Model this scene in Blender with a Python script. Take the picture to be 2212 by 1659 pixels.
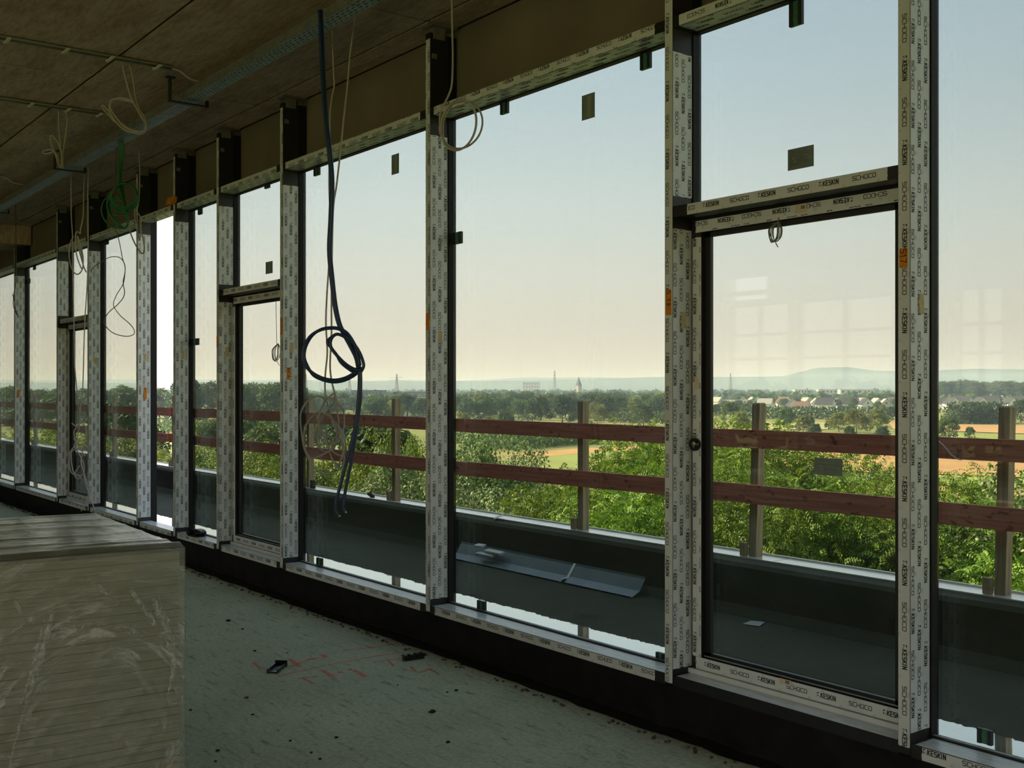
import bpy, math, random
import numpy as np
from mathutils import Vector, Matrix

for _o in list(bpy.data.objects):
    bpy.data.objects.remove(_o, do_unlink=True)
SC = bpy.context.scene
COL = SC.collection

# ------------------------------------------------------------------ camera
F, CX, HZ = 2376.6, 1106.0, 841.4          # focal length and horizon of the 2212x1659 frame
CT, ST = 0.7977, 0.6031                    # cos / sin of the yaw to the glass wall
EYE = 1.55
cam_d = bpy.data.cameras.new('camera')
cam = bpy.data.objects.new('camera', cam_d)
COL.objects.link(cam)
cam.location = (0, 0, EYE)
cam.rotation_euler = (math.radians(90), 0, math.atan2(CT, ST))
cam_d.sensor_fit = 'HORIZONTAL'
cam_d.sensor_width = 36.0
cam_d.lens = F / 2212 * 36.0
cam_d.shift_y = (HZ - 829.5) / 2212
cam_d.clip_start = 0.05
cam_d.clip_end = 20000
SC.camera = cam

# ------------------------------------------------------------------ sky, sun, exposure
SUN_DIR = Vector((-0.66, -0.42, 0.50)).normalized()
world = bpy.data.worlds.new('sky')
SC.world = world
world.use_nodes = True
wn, wl = world.node_tree.nodes, world.node_tree.links
wn.clear()
w_out = wn.new('ShaderNodeOutputWorld')
w_bg = wn.new('ShaderNodeBackground')
w_tc = wn.new('ShaderNodeTexCoord')
w_sep = wn.new('ShaderNodeSeparateXYZ')
w_ramp = wn.new('ShaderNodeValToRGB')
wl.new(w_tc.outputs['Generated'], w_sep.inputs[0])
wl.new(w_sep.outputs['Z'], w_ramp.inputs[0])
cr = w_ramp.color_ramp
cr.elements[0].position = 0.0
cr.elements[0].color = (0.92, 0.73, 0.60, 1)
cr.elements[1].position = 1.0
cr.elements[1].color = (0.40, 0.53, 0.68, 1)
for p, c in ((0.05, (0.83, 0.715, 0.63)), (0.10, (0.79, 0.745, 0.70)), (0.16, (0.70, 0.725, 0.74)), (0.25, (0.55, 0.625, 0.70)), (0.36, (0.44, 0.535, 0.66)), (0.6, (0.40, 0.51, 0.65))):
    e = cr.elements.new(p)
    e.color = c + (1,)
w_dot = wn.new('ShaderNodeVectorMath')
w_dot.operation = 'DOT_PRODUCT'
wl.new(w_tc.outputs['Generated'], w_dot.inputs[0])
w_dot.inputs[1].default_value = SUN_DIR
w_map = wn.new('ShaderNodeMapRange')
w_map.inputs['From Min'].default_value = -0.2
w_map.inputs['From Max'].default_value = 1.0
w_map.inputs['To Min'].default_value = 0.92
w_map.inputs['To Max'].default_value = 1.6
wl.new(w_dot.outputs['Value'], w_map.inputs['Value'])
w_mul = wn.new('ShaderNodeVectorMath')
w_mul.operation = 'SCALE'
wl.new(w_ramp.outputs[0], w_mul.inputs[0])
wl.new(w_map.outputs[0], w_mul.inputs['Scale'])
wl.new(w_mul.outputs[0], w_bg.inputs['Color'])
w_bg.inputs['Strength'].default_value = 1.5
wl.new(w_bg.outputs[0], w_out.inputs['Surface'])

sun_d = bpy.data.lights.new('sun', 'SUN')
sun_d.energy = 17.0
sun_d.color = (1.0, 0.83, 0.58)
sun_d.angle = math.radians(1.0)
sun = bpy.data.objects.new('sun', sun_d)
COL.objects.link(sun)
sun.location = (-30, -10, 30)
sun.rotation_euler = SUN_DIR.to_track_quat('Z', 'Y').to_euler()

SC.view_settings.view_transform = 'Standard'
SC.view_settings.look = 'None'
SC.view_settings.gamma = 1.0
SC.view_settings.use_curve_mapping = False
SC.view_settings.exposure = 0.0
cy = SC.cycles
cy.max_bounces = 10
cy.diffuse_bounces = 4
cy.glossy_bounces = 3
cy.transmission_bounces = 4
cy.transparent_max_bounces = 32
cy.volume_bounces = 1
cy.sample_clamp_indirect = 6.0
cy.adaptive_threshold = 0.015
cy.caustics_reflective = False
cy.caustics_refractive = False

# ------------------------------------------------------------------ pixel <-> place helpers
def W(px, py, d):
    """the place seen at (px, py) at depth d in front of the camera"""
    u = (px - CX) / F * d
    return Vector((ST * u - CT * d, CT * u + ST * d, EYE + (HZ - py) * d / F))

def at_y(px, py, y):
    """the place seen at (px, py) in the plane y"""
    k = (px - CX) / F
    d = y / (CT * k + ST)
    return W(px, py, d)

def on_z(px, py, z):
    d = (z - EYE) * F / (HZ - py)
    return W(px, py, d)

# ------------------------------------------------------------------ materials
MATS = {}

class NT:
    def __init__(s, name):
        s.m = bpy.data.materials.new(name)
        s.m.use_nodes = True
        s.n, s.l = s.m.node_tree.nodes, s.m.node_tree.links
        s.n.clear()
        s.out = s.n.new('ShaderNodeOutputMaterial')
        MATS[name] = s.m
    def node(s, t, **kw):
        n = s.n.new(t)
        for k, v in kw.items():
            setattr(n, k, v)
        return n
    def link(s, a, b):
        s.l.new(a, b)
    def coords(s, scale=(1, 1, 1), rot=(0, 0, 0), kind='Object'):
        tc = s.node('ShaderNodeTexCoord')
        mp = s.node('ShaderNodeMapping')
        mp.inputs['Scale'].default_value = scale
        mp.inputs['Rotation'].default_value = rot
        s.link(tc.outputs[kind], mp.inputs[0])
        return mp.outputs[0]
    def noise(s, vec, scale=5, detail=4, rough=0.55, dist=0.0):
        n = s.node('ShaderNodeTexNoise')
        n.inputs['Scale'].default_value = scale
        n.inputs['Detail'].default_value = detail
        n.inputs['Roughness'].default_value = rough
        n.inputs['Distortion'].default_value = dist
        s.link(vec, n.inputs['Vector'])
        return n.outputs['Fac']
    def ramp(s, fac, stops):
        r = s.node('ShaderNodeValToRGB')
        e = r.color_ramp.elements
        e[0].position, e[0].color = stops[0][0], tuple(stops[0][1]) + (1,)
        e[1].position, e[1].color = stops[-1][0], tuple(stops[-1][1]) + (1,)
        for p, c in stops[1:-1]:
            q = e.new(p)
            q.color = tuple(c) + (1,)
        s.link(fac, r.inputs[0])
        return r.outputs[0]
    def mix(s, fac, a, b, mode='MIX'):
        m = s.node('ShaderNodeMix', data_type='RGBA', blend_type=mode)
        for sock, v in ((m.inputs[0], fac), (m.inputs[6], a), (m.inputs[7], b)):
            if hasattr(v, 'node'):
                s.link(v, sock)
            elif isinstance(v, (int, float)):
                sock.default_value = v
            else:
                sock.default_value = tuple(v) + (1,)
        return m.outputs[2]
    def bump(s, h, strength=0.3, dist=0.01):
        b = s.node('ShaderNodeBump')
        b.inputs['Strength'].default_value = strength
        b.inputs['Distance'].default_value = dist
        s.link(h, b.inputs['Height'])
        return b.outputs[0]
    def bsdf(s, color=(0.5, 0.5, 0.5), rough=0.6, metal=0.0, spec=0.5, normal=None, **kw):
        b = s.node('ShaderNodeBsdfPrincipled')
        if hasattr(color, 'node'):
            s.link(color, b.inputs['Base Color'])
        else:
            b.inputs['Base Color'].default_value = tuple(color) + (1,)
        if hasattr(rough, 'node'):
            s.link(rough, b.inputs['Roughness'])
        else:
            b.inputs['Roughness'].default_value = rough
        b.inputs['Metallic'].default_value = metal
        b.inputs['Specular IOR Level'].default_value = spec
        if normal is not None:
            s.link(normal, b.inputs['Normal'])
        return b
    def done(s, shader):
        s.link(shader.outputs[0], s.out.inputs['Surface'])
        return s.m

def plain(name, color, rough=0.6, metal=0.0, spec=0.5, var=0.0, scale=20, bump=0.0):
    t = NT(name)
    c = color
    nrm = None
    if var or bump:
        f = t.noise(t.coords(), scale, 4)
        if var:
            lo = tuple(max(0, x * (1 - var)) for x in color)
            hi = tuple(min(1, x * (1 + var)) for x in color)
            c = t.ramp(f, [(0.3, lo), (0.7, hi)])
        if bump:
            nrm = t.bump(f, bump, 0.005)
    return t.done(t.bsdf(c, rough, metal, spec, nrm))

def build_materials():
    plain('dark_alu', (0.012, 0.013, 0.014), 0.42, 0.0, 0.5, 0.25, 30)
    plain('rubber', (0.008, 0.008, 0.009), 0.55, 0, 0.3, 0.2, 40)
    # printed protective film
    t = NT('film')
    v = t.coords()
    f = t.noise(v, 9, 5)
    c = t.ramp(f, [(0.3, (0.66, 0.73, 0.73)), (0.7, (0.75, 0.82, 0.82))])
    g = t.noise(t.coords((60, 60, 12)), 1.0, 3)
    t.done(t.bsdf(c, 0.24, 0, 0.6, t.bump(g, 0.10, 0.002)))
    t = NT('sill_film')
    f = t.noise(t.coords((3, 18, 3)), 3, 6, 0.65)
    c = t.ramp(f, [(0.3, (0.48, 0.50, 0.48)), (0.55, (0.72, 0.74, 0.72)), (0.75, (0.88, 0.90, 0.88))])
    t.done(t.bsdf(c, 0.28, 0, 0.6))
    plain('print_black', (0.015, 0.016, 0.018), 0.5)
    plain('print_grey', (0.20, 0.21, 0.21), 0.6)
    plain('pen_ink', (0.03, 0.02, 0.015), 0.6)
    plain('orange_tape', (0.72, 0.25, 0.015), 0.6, 0, 0.3, 0.15, 30)
    plain('beige_tape', (0.62, 0.50, 0.27), 0.7, 0, 0.3, 0.15, 30)
    plain('paper_label', (0.70, 0.60, 0.46), 0.7)
    plain('pink_tape', (0.66, 0.45, 0.36), 0.7)
    plain('green_clip', (0.05, 0.16, 0.10), 0.4, 0, 0.5, 0.4, 60)
    plain('dark_clip', (0.012, 0.02, 0.018), 0.45)
    plain('bracket_steel', (0.20, 0.20, 0.165), 0.5, 0.3, 0.5, 0.2, 20)
    plain('sticker', (0.19, 0.25, 0.23), 0.45, 0, 0.4, 0.12, 20)
    plain('sticker_strip', (0.28, 0.33, 0.26), 0.5, 0, 0.4)
    # window glass: clear, slightly green, mirror by angle
    t = NT('glass')
    lw = t.node('ShaderNodeLayerWeight')
    lw.inputs['Blend'].default_value = 0.5
    p = t.node('ShaderNodeMath', operation='POWER')
    t.link(lw.outputs['Facing'], p.inputs[0])
    p.inputs[1].default_value = 5.0
    a = t.node('ShaderNodeMath', operation='MULTIPLY_ADD')
    t.link(p.outputs[0], a.inputs[0])
    a.inputs[1].default_value = 0.85
    a.inputs[2].default_value = 0.04
    tr = t.node('ShaderNodeBsdfTransparent')
    tr.inputs['Color'].default_value = (0.715, 0.745, 0.715, 1)
    gl = t.node('ShaderNodeBsdfGlossy')
    gl.inputs['Roughness'].default_value = 0.0
    gl.inputs['Color'].default_value = (0.9, 1.0, 0.95, 1)
    # thin dust on the pane
    du = t.node('ShaderNodeBsdfDiffuse')
    du.inputs['Color'].default_value = (0.55, 0.58, 0.52, 1)
    dn = t.noise(t.coords((0.7, 0.7, 0.35)), 2.5, 6, 0.65)
    dr = t.node('ShaderNodeMapRange')
    dr.inputs['From Min'].default_value = 0.35
    dr.inputs['From Max'].default_value = 0.85
    dr.inputs['To Min'].default_value = 0.0
    dr.inputs['To Max'].default_value = 0.014
    t.link(dn, dr.inputs['Value'])
    m0 = t.node('ShaderNodeMixShader')
    t.link(dr.outputs[0], m0.inputs[0])
    t.link(tr.outputs[0], m0.inputs[1])
    t.link(du.outputs[0], m0.inputs[2])
    m1 = t.node('ShaderNodeMixShader')
    t.link(a.outputs[0], m1.inputs[0])
    t.link(m0.outputs[0], m1.inputs[1])
    t.link(gl.outputs[0], m1.inputs[2])
    t.done(m1)
    # raw concrete floor
    t = NT('floor_concrete')
    v = t.coords()
    f1 = t.noise(v, 0.9, 6, 0.6)
    f2 = t.noise(v, 42, 6, 0.7)
    f3 = t.noise(t.coords((2.2, 9, 1), (0, 0, 0.5)), 3, 5, 0.7)
    c1 = t.ramp(f1, [(0.3, (0.45, 0.475, 0.34)), (0.7, (0.66, 0.69, 0.50))])
    c2 = t.ramp(f2, [(0.35, (0.55, 0.55, 0.53)), (0.65, (1.0, 1.0, 1.0))])
    c = t.mix(0.65, c1, c2, 'MULTIPLY')
    st = t.ramp(f3, [(0.0, (1, 1, 1)), (0.54, (1, 1, 1)), (0.70, (0.38, 0.36, 0.32))])
    c = t.mix(0.8, c, st, 'MULTIPLY')
    sp = t.noise(v, 60, 3, 0.6)
    spk = t.ramp(sp, [(0.0, (1, 1, 1)), (0.62, (1, 1, 1)), (0.70, (0.25, 0.23, 0.2))])
    c = t.mix(0.7, c, spk, 'MULTIPLY')
    t.done(t.bsdf(c, 0.8, 0, 0.25, t.bump(f2, 0.35, 0.006)))
    # shuttered ceiling concrete
    t = NT('ceiling_concrete')
    v = t.coords((1.0, 3.5, 1))
    f1 = t.noise(v, 1.6, 6, 0.62)
    f2 = t.noise(t.coords((3, 14, 3), (0, 0, 0.25)), 2.5, 5, 0.7)
    c1 = t.ramp(f1, [(0.28, (0.38, 0.285, 0.19)), (0.52, (0.54, 0.43, 0.30)), (0.75, (0.63, 0.53, 0.40))])
    c2 = t.ramp(f2, [(0.3, (0.5, 0.46, 0.42)), (0.6, (1, 1, 1))])
    c = t.mix(0.7, c1, c2, 'MULTIPLY')
    sp = t.noise(t.coords((20, 20, 20)), 1.2, 2, 0.5)
    spk = t.ramp(sp, [(0.0, (1, 1, 1)), (0.68, (1, 1, 1)), (0.74, (0.3, 0.27, 0.22))])
    c = t.mix(0.6, c, spk, 'MULTIPLY')
    t.done(t.bsdf(c, 0.85, 0, 0.2, t.bump(f1, 0.3, 0.006)))
    plain('joint_dark', (0.05, 0.04, 0.03), 0.9)
    plain('panel_brown', (0.20, 0.175, 0.13), 0.8, 0, 0.2, 0.18, 1.4)
    plain('wall_concrete', (0.66, 0.62, 0.54), 0.85, 0, 0.2, 0.2, 1.2)
    plain('membrane_black', (0.010, 0.009, 0.009), 0.7, 0, 0.2, 0.5, 9, 0.5)
    plain('crumb_dirt', (0.10, 0.08, 0.06), 0.9, 0, 0.1, 0.5, 30, 0.6)
    # terrace felt
    t = NT('terrace_felt')
    v = t.coords()
    f1 = t.noise(v, 1.1, 6, 0.62)
    f2 = t.noise(v, 34, 4, 0.6)
    c1 = t.ramp(f1, [(0.3, (0.050, 0.050, 0.034)), (0.7, (0.080, 0.080, 0.056))])
    c2 = t.ramp(f2, [(0.35, (0.7, 0.7, 0.7)), (0.7, (1, 1, 1))])
    c = t.mix(0.6, c1, c2, 'MULTIPLY')
    t.done(t.bsdf(c, 0.9, 0, 0.12, t.bump(f1, 0.5, 0.02)))
    plain('felt_lip', (0.10, 0.105, 0.095), 0.7, 0, 0.3, 0.2, 6)
    plain('cap_metal', (0.92, 0.88, 0.80), 0.28, 0.6, 0.5, 0.10, 5)
    plain('bright_flashing', (0.80, 0.82, 0.80), 0.03, 0.92, 0.5)  # mirror metal standing in for the puddle's sky reflection
    plain('grey_sheet', (0.20, 0.235, 0.25), 0.38, 0.3, 0.5, 0.15, 4)
    plain('white_board', (0.72, 0.71, 0.66), 0.6)
    plain('scrap_paper', (0.42, 0.43, 0.40), 0.7)
    # red-brown shuttering boards
    t = NT('red_board')
    v = t.coords((0.9, 14, 22))
    f1 = t.noise(v, 2.2, 5, 0.6, 0.4)
    f2 = t.noise(t.coords((5.5, 6, 11), (0, 0.5, 0)), 2.4, 3, 0.5)
    c1 = t.ramp(f1, [(0.3, (0.50, 0.16, 0.10)), (0.55, (0.72, 0.26, 0.17)), (0.75, (0.82, 0.38, 0.26))])
    c2 = t.ramp(f2, [(0.0, (1, 1, 1)), (0.60, (1, 1, 1)), (0.68, (0.30, 0.24, 0.22))])
    t.done(t.bsdf(t.mix(0.85, c1, c2, 'MULTIPLY'), 0.7, 0, 0.3, t.bump(f1, 0.25, 0.003)))
    t = NT('grey_post')
    f1 = t.noise(t.coords((26, 26, 1.6)), 1.6, 5, 0.6, 0.3)
    c1 = t.ramp(f1, [(0.3, (0.26, 0.20, 0.12)), (0.7, (0.60, 0.49, 0.33))])
    t.done(t.bsdf(c1, 0.8, 0, 0.2, t.bump(f1, 0.4, 0.004)))
    plain('new_wood', (0.42, 0.33, 0.20), 0.75, 0, 0.2, 0.25, 25)
    # galvanised steel
    plain('galvanised', (0.30, 0.36, 0.33), 0.42, 0.45, 0.5, 0.22, 12)
    plain('galvanised_shaded', (0.20, 0.22, 0.20), 0.5, 0.3, 0.5, 0.22, 12)  # tray sides: shade put into a darker copy of the steel
    plain('clip_plastic', (0.70, 0.66, 0.54), 0.55)
    plain('grey_cable', (0.42, 0.40, 0.33), 0.45, 0, 0.45)
    plain('white_cable', (0.46, 0.45, 0.42), 0.45, 0, 0.45)
    plain('blue_cable', (0.005, 0.034, 0.10), 0.35, 0, 0.5)
    plain('green_cable', (0.010, 0.16, 0.045), 0.38, 0, 0.5)
    plain('dark_cable', (0.10, 0.10, 0.055), 0.5)
    plain('string', (0.16, 0.20, 0.16), 0.6)
    plain('copper_end', (0.62, 0.62, 0.6), 0.4, 0.6)
    plain('black_plastic', (0.010, 0.010, 0.011), 0.3, 0, 0.5)
    plain('lock_metal', (0.55, 0.50, 0.38), 0.35, 0.8)
    plain('stone_dark', (0.030, 0.027, 0.022), 0.9, 0, 0.1, 0.4, 40, 0.6)
    plain('stone_red', (0.26, 0.08, 0.04), 0.9, 0, 0.1, 0.4, 40, 0.6)
    plain('leaf_yellow', (0.42, 0.30, 0.03), 0.8)
    # chalk spray
    t = NT('chalk')
    f = t.noise(t.coords(), 55, 4, 0.7)
    r = t.node('ShaderNodeMapRange')
    r.inputs['From Min'].default_value = 0.36
    r.inputs['From Max'].default_value = 0.62
    r.inputs['To Min'].default_value = 0.12
    r.inputs['To Max'].default_value = 0.85
    t.link(f, r.inputs['Value'])
    b = t.bsdf((0.95, 0.22, 0.15), 0.9, 0, 0.1)
    t.link(r.outputs[0], b.inputs['Alpha'])
    t.done(b)
    # chipboards in the wrapped stack
    t = NT('stack_board')
    f = t.noise(t.coords((3, 3, 40)), 2, 4, 0.6)
    c = t.ramp(f, [(0.3, (0.29, 0.285, 0.20)), (0.7, (0.37, 0.365, 0.26))])
    t.done(t.bsdf(c, 0.8, 0, 0.2))
    plain('stack_gap', (0.10, 0.06, 0.035), 0.9)
    # foliage
    def leaf(name, dark, mid, light, transl=0.35):
        t = NT(name)
        g = t.node('ShaderNodeNewGeometry')
        oi = t.node('ShaderNodeObjectInfo')
        c = t.ramp(g.outputs['Random Per Island'], [(0.0, dark), (0.55, mid), (1.0, light)])
        hs = t.node('ShaderNodeHueSaturation')
        mr = t.node('ShaderNodeMapRange')
        mr.inputs['To Min'].default_value = 0.78
        mr.inputs['To Max'].default_value = 1.25
        t.link(oi.outputs['Random'], mr.inputs['Value'])
        t.link(mr.outputs[0], hs.inputs['Value'])
        mh = t.node('ShaderNodeMapRange')
        mh.inputs['To Min'].default_value = 0.485
        mh.inputs['To Max'].default_value = 0.515
        t.link(oi.outputs['Random'], mh.inputs['Value'])
        t.link(mh.outputs[0], hs.inputs['Hue'])
        t.link(c, hs.inputs['Color'])
        b = t.bsdf(hs.outputs[0], 0.6, 0, 0.3)
        tl = t.node('ShaderNodeBsdfTranslucent')
        t.link(hs.outputs[0], tl.inputs['Color'])
        m = t.node('ShaderNodeMixShader')
        m.inputs[0].default_value = transl
        t.link(b.outputs[0], m.inputs[1])
        t.link(tl.outputs[0], m.inputs[2])
        t.done(m)
    leaf('leaf_acacia', (0.10, 0.18, 0.022), (0.17, 0.27, 0.03), (0.28, 0.36, 0.045), 0.25)
    leaf('leaf_birch', (0.08, 0.13, 0.035), (0.18, 0.24, 0.075), (0.38, 0.42, 0.22), 0.2)
    leaf('leaf_bush', (0.10, 0.16, 0.022), (0.18, 0.25, 0.035), (0.28, 0.34, 0.05), 0.25)
    leaf('leaf_far', (0.05, 0.10, 0.018), (0.09, 0.15, 0.026), (0.15, 0.20, 0.04), 0.25)
    leaf('leaf_far_yellow', (0.14, 0.175, 0.03), (0.23, 0.25, 0.05), (0.32, 0.32, 0.08), 0.25)
    leaf('leaf_far_dark', (0.026, 0.06, 0.015), (0.05, 0.095, 0.022), (0.085, 0.135, 0.03), 0.2)
    plain('bark', (0.16, 0.13, 0.09), 0.9, 0, 0.1, 0.3, 12)
    plain('bark_pale', (0.42, 0.38, 0.30), 0.85, 0, 0.1, 0.3, 12)
    # meadow
    t = NT('meadow')
    v = t.coords((1, 1, 1), (0, 0, 0.64))
    f1 = t.noise(v, 0.012, 5, 0.6)
    f2 = t.noise(v, 0.12, 5, 0.65)
    c1 = t.ramp(f1, [(0.30, (0.16, 0.20, 0.06)), (0.5, (0.26, 0.27, 0.09)), (0.62, (0.36, 0.30, 0.12)), (0.75, (0.20, 0.24, 0.07))])
    c2 = t.ramp(f2, [(0.3, (0.75, 0.78, 0.75)), (0.7, (1.05, 1.0, 1.0))])
    t.done(t.bsdf(t.mix(0.8, c1, c2, 'MULTIPLY'), 0.9, 0, 0.1))
    plain('field_green', (0.30, 0.33, 0.10), 0.9, 0, 0.1, 0.18, 0.05)
    plain('field_pale', (0.42, 0.40, 0.17), 0.9, 0, 0.1, 0.15, 0.05)
    plain('field_orange', (0.52, 0.30, 0.13), 0.9, 0, 0.1, 0.18, 0.06)
    plain('hill_green', (0.10, 0.14, 0.08), 0.95, 0, 0.05, 0.3, 0.003)
    plain('house_white', (0.78, 0.74, 0.66), 0.8)
    plain('house_cream', (0.66, 0.58, 0.44), 0.8)
    plain('roof_dark', (0.045, 0.042, 0.042), 0.7)
    plain('roof_brown', (0.17, 0.095, 0.060), 0.75)
    plain('roof_pale', (0.40, 0.36, 0.31), 0.7)
    plain('window_dark', (0.03, 0.035, 0.04), 0.25)
    plain('grey_hall', (0.17, 0.18, 0.18), 0.7)
    plain('mast_steel', (0.22, 0.20, 0.19), 0.6, 0.3)
    # air haze
    t = NT('air_haze')
    vs = t.node('ShaderNodeVolumeScatter')
    vs.inputs['Color'].default_value = (0.39, 0.47, 0.70, 1)
    vs.inputs['Density'].default_value = 0.00034
    vs.inputs['Anisotropy'].default_value = 0.0
    t.link(vs.outputs[0], t.out.inputs['Volume'])

build_materials()

# ------------------------------------------------------------------ mesh helpers
class MB:
    def __init__(s):
        s.v, s.f = [], []
    def quad(s, a, b, c, d):
        i = len(s.v)
        s.v += [tuple(a), tuple(b), tuple(c), tuple(d)]
        s.f.append((i, i + 1, i + 2, i + 3))
    def poly(s, pts):
        i = len(s.v)
        s.v += [tuple(p) for p in pts]
        s.f.append(tuple(range(i, i + len(pts))))
    def box(s, x0, x1, y0, y1, z0, z1):
        i = len(s.v)
        s.v += [(x0, y0, z0), (x1, y0, z0), (x1, y1, z0), (x0, y1, z0), (x0, y0, z1), (x1, y0, z1), (x1, y1, z1), (x0, y1, z1)]
        s.f += [tuple(i + k for k in q) for q in ((0, 3, 2, 1), (4, 5, 6, 7), (0, 1, 5, 4), (1, 2, 6, 5), (2, 3, 7, 6), (3, 0, 4, 7))]
    def obox(s, c, ax, ay, az):
        """box from centre and three half axes"""
        c, ax, ay, az = Vector(c), Vector(ax), Vector(ay), Vector(az)
        i = len(s.v)
        for sz in (-1, 1):
            for sx, sy in ((-1, -1), (1, -1), (1, 1), (-1, 1)):
                s.v.append(tuple(c + ax * sx + ay * sy + az * sz))
        s.f += [tuple(i + k for k in q) for q in ((0, 3, 2, 1), (4, 5, 6, 7), (0, 1, 5, 4), (1, 2, 6, 5), (2, 3, 7, 6), (3, 0, 4, 7))]
    def tube(s, pts, r, n=8, cap=True, r1=None):
        P = [Vector(p) for p in pts]
        m = len(P)
        i0 = len(s.v)
        t = (P[1] - P[0]).normalized()
        nrm = t.orthogonal().normalized()
        for k in range(m):
            t = (P[min(k + 1, m - 1)] - P[max(k - 1, 0)]).normalized()
            nrm = (nrm - t * nrm.dot(t))
            nrm = nrm.normalized() if nrm.length > 1e-6 else t.orthogonal().normalized()
            b = t.cross(nrm)
            rr = r if r1 is None else r + (r1 - r) * k / (m - 1)
            for j in range(n):
                a = 2 * math.pi * j / n
                s.v.append(tuple(P[k] + (nrm * math.cos(a) + b * math.sin(a)) * rr))
        for k in range(m - 1):
            for j in range(n):
                a, b_ = i0 + k * n + j, i0 + k * n + (j + 1) % n
                s.f.append((a, b_, b_ + n, a + n))
        if cap:
            s.f.append(tuple(i0 + j for j in reversed(range(n))))
            s.f.append(tuple(i0 + (m - 1) * n + j for j in range(n)))
    def mesh(s, name, mat, smooth=False):
        me = bpy.data.meshes.new(name)
        me.from_pydata(s.v, [], s.f)
        if mat:
            me.materials.append(MATS[mat])
        if smooth:
            me.polygons.foreach_set('use_smooth', [True] * len(me.polygons))
        me.update()
        return me
    def build(s, name, mat, parent=None, smooth=False):
        return link(name, s.mesh(name, mat, smooth), parent)

def link(name, me, parent=None):
    o = bpy.data.objects.new(name, me)
    COL.objects.link(o)
    if parent is not None:
        o.parent = parent
        o.matrix_parent_inverse = Matrix.Translation(-world_loc(parent))
    return o

def world_loc(o):
    v = Vector(o.location)
    p = o.parent
    if p is not None:
        v = v + Vector(o.matrix_parent_inverse.translation) + world_loc(p)
    return v

def tag(o, label=None, cat=None, group=None, kind=None):
    if label: o['label'] = label
    if cat: o['category'] = cat
    if group: o['group'] = group
    if kind: o['kind'] = kind
    return o

def thing(name, label, cat, loc=(0, 0, 0), group=None):
    o = bpy.data.objects.new(name, None)
    COL.objects.link(o)
    o.empty_display_size = 0.1
    o.location = loc
    return tag(o, label, cat, group)

def structure(name, label=None, loc=(0, 0, 0)):
    o = bpy.data.objects.new(name, None)
    COL.objects.link(o)
    o.location = loc
    return tag(o, label, None, None, 'structure')

def sbox(name, b, mat, parent=None, label=None):
    m = MB()
    m.box(*b)
    o = m.build(name, mat, parent)
    if parent is None:
        tag(o, label, None, None, 'structure')
    return o

def catmull(P, n=8, closed=False):
    P = [Vector(p) for p in P]
    out = []
    m = len(P)
    rng = range(m if closed else m - 1)
    for i in rng:
        if closed:
            a, b, c, d = P[(i - 1) % m], P[i], P[(i + 1) % m], P[(i + 2) % m]
        else:
            a, b, c, d = P[max(i - 1, 0)], P[i], P[i + 1], P[min(i + 2, m - 1)]
        for k in range(n):
            t = k / n
            out.append(0.5 * ((2 * b) + (c - a) * t + (2 * a - 5 * b + 4 * c - d) * t * t + (3 * b - a - 3 * c + d) * t ** 3))
    if not closed:
        out.append(P[-1])
    return out

# ------------------------------------------------------------------ printed lettering
def seg_quads(pl, th, sx=1.0, ox=0.0):
    """thin quads along a poly-line of letter strokes"""
    out = []
    for (x0, y0), (x1, y1) in zip(pl[:-1], pl[1:]):
        x0, x1 = ox + x0 * sx, ox + x1 * sx
        dx, dy = x1 - x0, y1 - y0
        l = math.hypot(dx, dy) or 1e-6
        dx, dy = dx / l, dy / l
        e = th * 0.45
        ax, ay, bx, by = x0 - dx * e, y0 - dy * e, x1 + dx * e, y1 + dy * e
        nx, ny = -dy * th / 2, dx * th / 2
        out.append(((ax + nx, ay + ny), (ax - nx, ay - ny), (bx - nx, by - ny), (bx + nx, by + ny)))
    return out

LET = {
    'S': [[(1, .98), (.12, .98), (0, .86), (0, .62), (.12, .5), (.88, .5), (1, .38), (1, .12), (.88, 0), (0, 0)]],
    'C': [[(1, .98), (.15, .98), (0, .85), (0, .15), (.15, 0), (1, 0)]],
    'H': [[(0, 0), (0, 1)], [(1, 0), (1, 1)], [(0, .5), (1, .5)]],
    'U': [[(0, .78), (0, .15), (.15, 0), (.85, 0), (1, .15), (1, .78)], [(.12, 1), (.36, 1)], [(.64, 1), (.88, 1)]],
    'O': [[(.15, .98), (.85, .98), (1, .85), (1, .15), (.85, 0), (.15, 0), (0, .15), (0, .85), (.15, .98)]],
    'K': [[(0, 0), (0, 1)], [(.05, .45), (1, 1)], [(.2, .55), (1, 0)]],
    'E': [[(1, 1), (0, 1), (0, 0), (1, 0)], [(0, .5), (.85, .5)]],
    'I': [[(0, 0), (0, 1)]],
    'N': [[(0, 0), (0, 1), (1, 0), (1, 1)]],
    'T': [[(0, 1), (1, 1)], [(.5, 1), (.5, 0)]],
    '1': [[(0, .75), (.5, 1), (.5, 0)]],
    '7': [[(0, 1), (1, 1), (.3, 0)]],
    '8': [[(.5, .5), (.1, .75), (.5, 1), (.9, .75), (.5, .5), (.05, .25), (.5, 0), (.95, .25), (.5, .5)]],
    '6': [[(.8, 1), (.2, .6), (0, .25), (.4, 0), (.8, .25), (.4, .5), (.05, .3)]],
    'R': [[(0, 0), (0, 1), (.8, .95), (.9, .7), (0, .5), (.9, 0)]],
    'f': [[(.8, 1), (.45, .9), (.35, 0)], [(0, .6), (.8, .6)]],
}

def word_schueco():
    q, x = [], 0.0
    for ch in ('S', 'C', 'H', 'U', 'C', 'O'):
        for pl in LET[ch]:
            q += seg_quads(pl, 0.17, 0.86, x)
        x += 1.14
    return q, x - 0.28

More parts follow.
